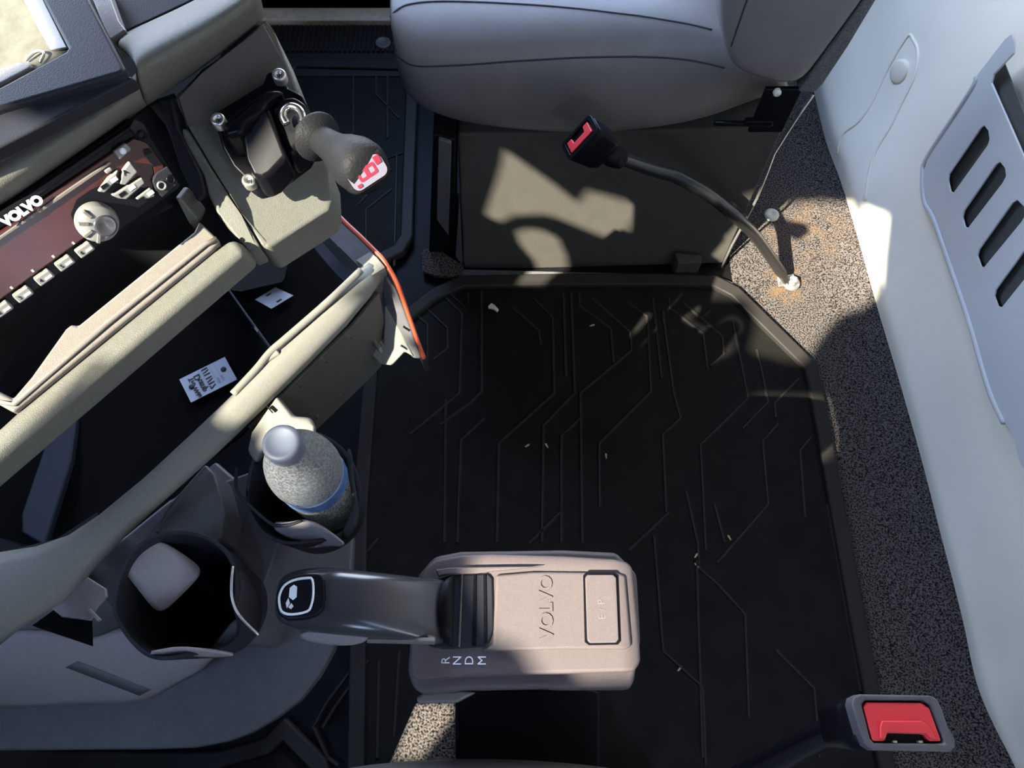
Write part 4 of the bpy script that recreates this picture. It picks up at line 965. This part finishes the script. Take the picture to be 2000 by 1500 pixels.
# ------------------------------------------------------------------ water bottle
def glass_mat(name, fog, col):
    mt = bpy.data.materials.new(name); mt.use_nodes = True; n = mt.node_tree; b = n.nodes['Principled BSDF']
    b.inputs['Base Color'].default_value = (0.93, 0.96, 0.98, 1); b.inputs['Roughness'].default_value = 0.06
    b.inputs['Transmission Weight'].default_value = 1.0; b.inputs['IOR'].default_value = 1.15
    d0 = n.nodes.new('ShaderNodeBsdfDiffuse'); d0.inputs['Color'].default_value = (*col, 1)
    d1 = n.nodes.new('ShaderNodeBsdfTranslucent'); d1.inputs['Color'].default_value = (*[min(1, c * 2.2) for c in col], 1)
    d = n.nodes.new('ShaderNodeMixShader'); d.inputs['Fac'].default_value = 0.5
    n.links.new(d0.outputs[0], d.inputs[1]); n.links.new(d1.outputs[0], d.inputs[2])
    t = n.nodes.new('ShaderNodeTexCoord'); ns = n.nodes.new('ShaderNodeTexNoise'); ns.inputs['Scale'].default_value = 480; ns.inputs['Detail'].default_value = 4
    cr = n.nodes.new('ShaderNodeMapRange'); cr.inputs['From Min'].default_value = 0.35; cr.inputs['From Max'].default_value = 0.65
    cr.inputs['To Min'].default_value = max(0, fog - 0.22); cr.inputs['To Max'].default_value = min(1, fog + 0.22)
    n.links.new(t.outputs['Object'], ns.inputs['Vector']); n.links.new(ns.outputs['Fac'], cr.inputs['Value'])
    mx = n.nodes.new('ShaderNodeMixShader'); n.links.new(cr.outputs[0], mx.inputs['Fac'])
    n.links.new(b.outputs[0], mx.inputs[1]); n.links.new(d.outputs[0], mx.inputs[2])
    n.links.new(mx.outputs[0], n.nodes['Material Output'].inputs['Surface'])
    return mt
M['fogged'] = glass_mat('fogged_plastic', 0.52, (0.185, 0.20, 0.215))
M['clear'] = glass_mat('clear_plastic', 0.42, (0.30, 0.31, 0.31))
wb = thing('water_bottle', 'clear water bottle with blue label standing in the cup holder', 'bottle', V((0, 0, 0)))
cb = P(651, 985, 0.690); cb.x = (cb.x + P(548, 858, 0.885).x) / 2; cb.y = (cb.y + P(548, 858, 0.885).y) / 2
wb.location = cb
prof = [(0.0, 0.006), (0.020, 0.0), (0.028, 0.002)]
hh = 0.008
while hh < 0.084:
    prof += [(0.0315, hh), (0.0315, hh + 0.005), (0.0292, hh + 0.0085)]; hh += 0.0112
prof += [(0.0318, 0.088), (0.0318, 0.112)]
lathe('lower_shell', prof, cb, (0, 0, 1), M['clear'], wb, caps=False, seg=40)
lathe('shoulder', [(0.0318, 0.112), (0.0330, 0.116), (0.0328, 0.122), (0.0318, 0.132), (0.0290, 0.145), (0.0245, 0.157), (0.0190, 0.167), (0.0145, 0.174), (0.0130, 0.178)], cb, (0, 0, 1), M['fogged'], wb, caps=False, seg=48)
lathe('wrapper', [(0.0322, 0.086), (0.0322, 0.111)], cb, (0, 0, 1), M['label'], wb, caps=False, seg=48)
lathe('wrapper_stripe', [(0.0324, 0.106), (0.0324, 0.1085)], cb, (0, 0, 1), M['label_white'], wb, caps=False, seg=48)
for k, a in enumerate(range(-60, 10, 9)):
    lathe('wrapper_print', [(0.0325, 0.090), (0.0325, 0.098 + 0.003 * (k % 3))], cb, (0, 0, 1), M['label_white'] if k % 2 else M['white'], wb, caps=False, seg=3, a0=a, a1=a + 5)
lathe('screw_cap', [(0.0155, 0.176), (0.0160, 0.178), (0.0160, 0.190), (0.0150, 0.193), (0.0120, 0.1938), (0.0110, 0.1930), (0.0, 0.1930)], cb, (0, 0, 1), M['cap'], wb, caps=False, seg=40)
lathe('water', [(0.0, 0.008), (0.0265, 0.008), (0.0280, 0.030), (0.0280, 0.080), (0.0300, 0.100), (0.0300, 0.125), (0.0270, 0.142), (0.0, 0.142)], cb, (0, 0, 1), glass_mat('water', 0.02, (0.3, 0.3, 0.3)), wb, caps=False, seg=32)

# ------------------------------------------------------------------ gear selector
gs = thing('gear_selector', 'charcoal gear selector box with a glossy curved lever beside the driver seat', 'selector', P(1030, 1210, 0.45))
ZS = 0.72
up_o = [(800, 1290), (803, 1240), (812, 1180), (822, 1130), (835, 1104), (850, 1092), (900, 1083), (960, 1081), (1100, 1085), (1200, 1091), (1226, 1097), (1236, 1108), (1243, 1180), (1249, 1240), (1252, 1292), (1240, 1311), (1100, 1315), (900, 1322), (820, 1330), (802, 1322)]
panel('upper_shell', [P(a, b, ZS) for a, b in up_o], 0.030, M['selector'], gs, bevel=0.005, seg=3, dirn=(0, 0, -1))
lo_o = [(806, 1345), (796, 1310), (806, 1180), (818, 1120), (848, 1086), (900, 1076), (1100, 1073), (1205, 1078), (1212, 1086), (1245, 1120), (1252, 1250), (1238, 1338), (1228, 1346), (1100, 1347), (1060, 1344), (900, 1348), (830, 1358)]
panel('lower_shell', [P(a, b, ZS - 0.033) for a, b in lo_o], 0.055, M['selector'], gs, bevel=0.006, seg=3, dirn=(0, 0, -1))
panel('top_cover', [P(a, b, ZS + 0.004) for a, b in [(968, 1122), (1040, 1116), (1205, 1118), (1222, 1124), (1234, 1262), (1222, 1268), (1100, 1268), (940, 1272), (962, 1258)]], 0.006, M['selector'], gs, bevel=0.003, seg=3, dirn=(0, 0, -1))
panel('gate_insert', [P(a, b, ZS + 0.003) for a, b in [(852, 1132), (880, 1122), (955, 1120), (962, 1130), (964, 1230), (955, 1256), (940, 1264), (868, 1268), (836, 1262)]], 0.004, M['dash_dark'], gs, bevel=0.002, dirn=(0, 0, -1))
for pts in ([(925, 1122), (930, 1122), (930, 1262), (922, 1262)], [(944, 1122), (949, 1122), (951, 1256), (945, 1258)]):
    panel('gate_rib', [P(a, b, ZS + 0.0042) for a, b in pts], 0.001, M['gloss'], gs, bevel=0.0003, dirn=(0, 0, -1))
panel('indicator_line', [P(a, b, ZS + 0.0042) for a, b in [(901, 1121), (904, 1121), (898, 1264), (894, 1264)]], 0.001, M['chrome'], gs, bevel=0.0002, dirn=(0, 0, -1))
panel('top_ridge', [P(a, b, ZS + 0.006) for a, b in [(850, 1112), (880, 1108), (1000, 1106), (1060, 1106), (1000, 1112), (958, 1116), (930, 1120), (880, 1121), (856, 1126)]], 0.004, M['selector'], gs, bevel=0.003, dirn=(0, 0, -1))
for ch, x in (('R', 871), ('N', 893.5), ('D', 917), ('M', 942)):
    text('gear_letter', ch, 0.0112, P(x, 1290, ZS + 0.0006), (0, 1, 0), (-1, 0, 0), M['white'], gs, ext=0.0002)
text('embossed_lettering', 'VOLVO', 0.0178, P(1067, 1187, ZS + 0.0046), (0, 1, 0), (-1, 0, 0), M['selector'], gs, ext=0.0006, bold=0.0005)
bt = [(1143, 1128), (1147, 1122), (1198, 1122), (1204, 1128), (1209, 1248), (1204, 1255), (1152, 1256), (1147, 1250)]
panel('button_rim', [P(a, b, ZS + 0.0046) for a, b in [(1139, 1124), (1145, 1117), (1201, 1117), (1208, 1124), (1213, 1252), (1207, 1259), (1150, 1260), (1142, 1254)]], 0.0012, M['gloss'], gs, bevel=0.0003, dirn=(0, 0, -1))
b0 = panel('mode_button', [P(a, b, ZS + 0.0068) for a, b in bt], 0.003, M['selector'], gs, bevel=0.0012, dirn=(0, 0, -1))
text('button_print', 'E / P', 0.010, P(1176, 1190, ZS + 0.0071), (0, 1, 0), (-1, 0, 0), M['bezel_light'], b0, ext=0.0001)
# lever
lv = [((868, 1190), 0.738, 62, 0.016), ((845, 1190), 0.752, 64, 0.018), ((800, 1184), 0.770, 62, 0.019), ((740, 1178), 0.784, 64, 0.019), ((680, 1172), 0.793, 64, 0.020), ((630, 1167), 0.796, 66, 0.021), ((585, 1165), 0.794, 63, 0.020), ((552, 1165), 0.789, 54, 0.016), ((532, 1166), 0.784, 40, 0.010)]
secs = []
for (c_, z, hw, ht) in lv:
    c = P(c_[0], c_[1], z); r = hw * (c - CAM).dot(FW) / FPX
    secs.append([c + V((0, 1, 0)) * r * math.copysign(abs(math.cos(a)) ** 0.75, math.cos(a)) + V((-0.15, 0, 1)) * (ht * math.copysign(abs(math.sin(a)) ** 0.75, math.sin(a)) - ht) for a in [2 * math.pi * k / 20 for k in range(20)]])
lever = loft('lever', secs, M['handle'], gs, sub=1)
lvb = [P(872, 1190, ZS + 0.004), P(850, 1190, ZS + 0.018)]
secs = []
for x_, z, s in ((884, 0.722, 1.10), (874, 0.731, 1.10), (866, 0.740, 1.02)):
    c = P(x_, 1190, z); r = 64 * (c - CAM).dot(FW) / FPX * s
    secs.append([c + V((0, 1, 0)) * r * math.cos(a) + V((-0.5, 0, 1)) * 0.020 * (math.sin(a) - 0.6) for a in [2 * math.pi * k / 24 for k in range(24)]])
loft('lever_boot', secs, M['black'], gs)
bzc = [(538, 1170), (541, 1152), (553, 1136), (572, 1127), (600, 1121), (624, 1121), (632, 1132), (634, 1165), (630, 1188), (618, 1202), (596, 1209), (560, 1211), (543, 1200)]
panel('button_bezel', [P(a, b, 0.7985 - 0.0001 * (600 - a) * 0.6) for a, b in bzc], 0.010, M['gloss'], lever, bevel=0.002, dirn=(0, 0, -1))
bzi = [(545, 1172), (548, 1156), (557, 1142), (574, 1133), (598, 1129), (610, 1132), (612, 1160), (608, 1182), (600, 1194), (570, 1200), (550, 1194)]
pth = spline([P(a, b, 0.7990 - 0.0001 * (600 - a) * 0.6) for a, b in bzi], 3, True)
tube('chrome_outline', pth, 0.0011, M['white'], lever, seg=6, closed=True)
for pts in ([(566, 1148), (574, 1142), (580, 1146), (579, 1166), (572, 1172), (564, 1166)], [(558, 1178), (563, 1168), (566, 1178), (560, 1188)], [(563, 1186), (569, 1178), (573, 1184), (568, 1190)]):
    panel('icon_mark', [P(a, b, 0.7992 - 0.0001 * (600 - a) * 0.6) for a, b in pts], 0.001, M['white'], lever, bevel=0, dirn=(0, 0, -1))
grid('paddle', [[(578, 1238, 0.776), (620, 1236, 0.780), (670, 1232, 0.780), (715, 1232, 0.776)], [(590, 1250, 0.770), (625, 1248, 0.773), (672, 1246, 0.773), (722, 1243, 0.770)], [(610, 1254, 0.762), (640, 1260, 0.762), (680, 1262, 0.762), (712, 1256, 0.762)]], M['console'], lever, sub=2, solid=0.003)
panel('lever_trim', [(880 - 165, 1250, 0.765), (850, 1253, 0.755), (850, 1260, 0.75), (716, 1257, 0.758)], 0.004, M['bezel'], lever, bevel=0.001)
# mount under the box
panel('mount', [P(a, b, 0.63) for a, b in [(840, 1200), (860, 1120), (1180, 1120), (1190, 1320), (1150, 1345), (905, 1345), (850, 1330)]], 0.20, M['black'], gs, bevel=0.006, dirn=(0, 0, -1))
panel('mount_base', [P(a, b, 0.42) for a, b in [(893, 1350), (905, 1345), (1150, 1345), (1172, 1350), (1172, 1540), (893, 1540)]], 0.42, M['black'], gs, bevel=0.004, dirn=(0, 0, -1))
tube('mount_edge', [P(893, 1362, 0.422), P(893, 1480, 0.422)], 0.002, M['blue_dark'], gs, seg=6)
panel('mount_arm', [P(a, b, 0.66) for a, b in [(812, 1362), (830, 1352), (900, 1348), (930, 1352), (893, 1372), (815, 1374)]], 0.02, M['bezel'], gs, bevel=0.003, dirn=(0, 0, -1))
cr_ = panel('carpet_riser', [P(a, b, 0.30) for a, b in [(700, 1560), (760, 1490), (812, 1372), (891, 1372), (891, 1560)]], 0.06, M['carpet'], bevel=0.004, dirn=(0, 0, -1))
tag(cr_, 'small strip of carpeted floor ledge under the gear selector box', 'carpet')

# ------------------------------------------------------------------ driver seat edge and its buckle
ds = thing('driver_seat', 'dark padded driver seat edge at the foot of the picture', 'seat', (0.05, -0.3, 0.30))
bm = bmesh.new()
front = [(420, 1580), (560, 1520), (660, 1498), (740, 1488), (830, 1481), (930, 1479), (1030, 1482), (1110, 1488), (1190, 1496), (1260, 1510), (1400, 1545), (1560, 1600)]
fp = [P(a, b, 0.60) for a, b in front]
rws = [[V((p.x, p.y - 0.010, 0.50)) for p in fp], [V((p.x, p.y - 0.002, 0.56)) for p in fp], [V((p.x, p.y - 0.004, 0.592)) for p in fp], [V((p.x, p.y - 0.022, 0.606)) for p in fp], [V((p.x, p.y - 0.10, 0.612)) for p in fp], [V((p.x, p.y - 0.45, 0.61)) for p in fp]]
grid('cushion', rws, M['leather'], ds, sub=2, solid=0.01)
box('seat_frame', (0.10, -0.33, 0.28), (1, 0, 0), (0, 1, 0), (0, 0, 1), 0.16, 0.22, 0.28, M['black'], ds, bevel=0.01)

b2 = thing('belt_buckle', 'large belt buckle with red button in the near corner beside the wall', 'buckle', P(1766, 1410, 0.80))
d2 = (V((0.02, 0.05, 1))).normalized()
c_b = P(1766, 1411, 0.945)
bx2 = (V((1, 0, 0)) - d2 * d2.x).normalized(); by2 = d2.cross(bx2).normalized()
W = (c_b - CAM).dot(FW)
hw2, ht2 = 93 * W / FPX, 51 * W / FPX
def b2p(a, b, h=0.0): return c_b + bx2 * ((a - 1766) * W / FPX) + by2 * ((1411 - b) * W / FPX) + d2 * h
def b2q(pts): return [((a - 1766) * W / FPX, (1411 - b) * W / FPX) for a, b in pts]
plate('bezel', c_b, bx2, by2, b2q([(1670, 1378), (1676, 1366), (1690, 1360), (1830, 1362), (1842, 1368), (1848, 1384), (1852, 1420), (1860, 1440), (1856, 1455), (1845, 1462), (1695, 1460), (1682, 1452), (1676, 1430), (1672, 1400)]),
      [b2q([(1690, 1378), (1700, 1371), (1815, 1371), (1828, 1380), (1838, 1440), (1838, 1448), (1700, 1447), (1694, 1440)])], 0.012, M['console_dark'], b2, bevel=0.0015)
plate('press_button', c_b - d2 * 0.001, bx2, by2, b2q([(1693, 1382), (1702, 1374), (1812, 1375), (1825, 1384), (1834, 1444), (1808, 1444), (1802, 1432), (1730, 1430), (1724, 1444), (1698, 1444)]), [], 0.008, M['red'], b2, bevel=0.0015)
plate('button_step', c_b + d2 * 0.0008, bx2, by2, b2q([(1716, 1420), (1722, 1408), (1800, 1408), (1814, 1420), (1822, 1440), (1810, 1440), (1803, 1430), (1729, 1428), (1722, 1440), (1712, 1440)]), [], 0.002, M['red'], b2, bevel=0.0008)
box('latch_slot', b2p(1766, 1438, -0.008), bx2, by2, d2, 38 * W / FPX, 9 * W / FPX, 0.004, M['gloss'], b2)
for a in (1742, 1792):
    box('latch_tooth', b2p(a, 1445, -0.003), bx2, by2, d2, 4 * W / FPX, 2 * W / FPX, 0.002, M['steel'], b2)
loft('housing', [[c_b + d2 * s + bx2 * p[0] * k + by2 * p[1] * k for p in rrect(0, 0, hw2 * 0.98, ht2 * 0.98, 0.006)] for s, k in ((-0.008, 0.98), (-0.03, 0.97), (-0.07, 0.85), (-0.085, 0.5))], M['gloss'], b2)
tube('stalk', spline([b2p(1766, 1411, -0.083), b2p(1766, 1440, -0.16), b2p(1740, 1500, -0.26), b2p(1640, 1580, -0.36)], 6), 0.011, M['gloss'], b2, seg=10)

# ------------------------------------------------------------------ small litter
ch = panel('paper_scrap', [P(a, b, 0.020) for a, b in [(953, 598), (960, 591), (967, 596), (974, 604), (971, 608), (964, 603), (954, 601)]], 0.006, M['chalk'], bevel=0.001, dirn=(0, 0, -1))
tag(ch, 'small curled white scrap lying on the black rubber mat', 'scrap')
cr0 = None
for a, b, r, where in [(1360, 1085, 0.9, 'upper one of two close together right of the gear selector box'),
                       (1361, 1104, 2.2, 'lower one of two close together right of the gear selector box'),
                       (1425, 1050, 2.0, 'by itself up and right of the two close together'),
                       (1328, 1306, 0.8, 'low on the big rubber mat right of the pale selector button'),
                       (1184, 890, 1.6, 'halfway up the big rubber mat straight above the selector button'),
                       (1030, 870, 0.5, 'left one of a pair in the middle of the big rubber mat'),
                       (1068, 870, 2.1, 'right one of a pair in the middle of the big rubber mat'),
                       (1157, 635, 0.3, 'in the dusty sunlit part of the mat below the pedestal')]:
    if cr0 is None:
        bm = bmesh.new(); prism(bm, [V((0.006, 0.0012, 0.0)), V((0.002, 0.0022, 0)), V((-0.006, 0.001, 0)), V((-0.005, -0.0012, 0)), V((0.004, -0.0018, 0))], V((0, 0, -0.0025)))
        o = bm_obj('crumb', bm, M['straw'], loc=V((0, 0, 0))); cr0 = o
    else:
        o = cr0.copy(); COL.objects.link(o)
    o.location = P(a, b, 0.009); o.rotation_euler = (0, 0, r)
    tag(o, 'tiny straw crumb ' + where, 'crumb', 'crumbs on the big floor mat')
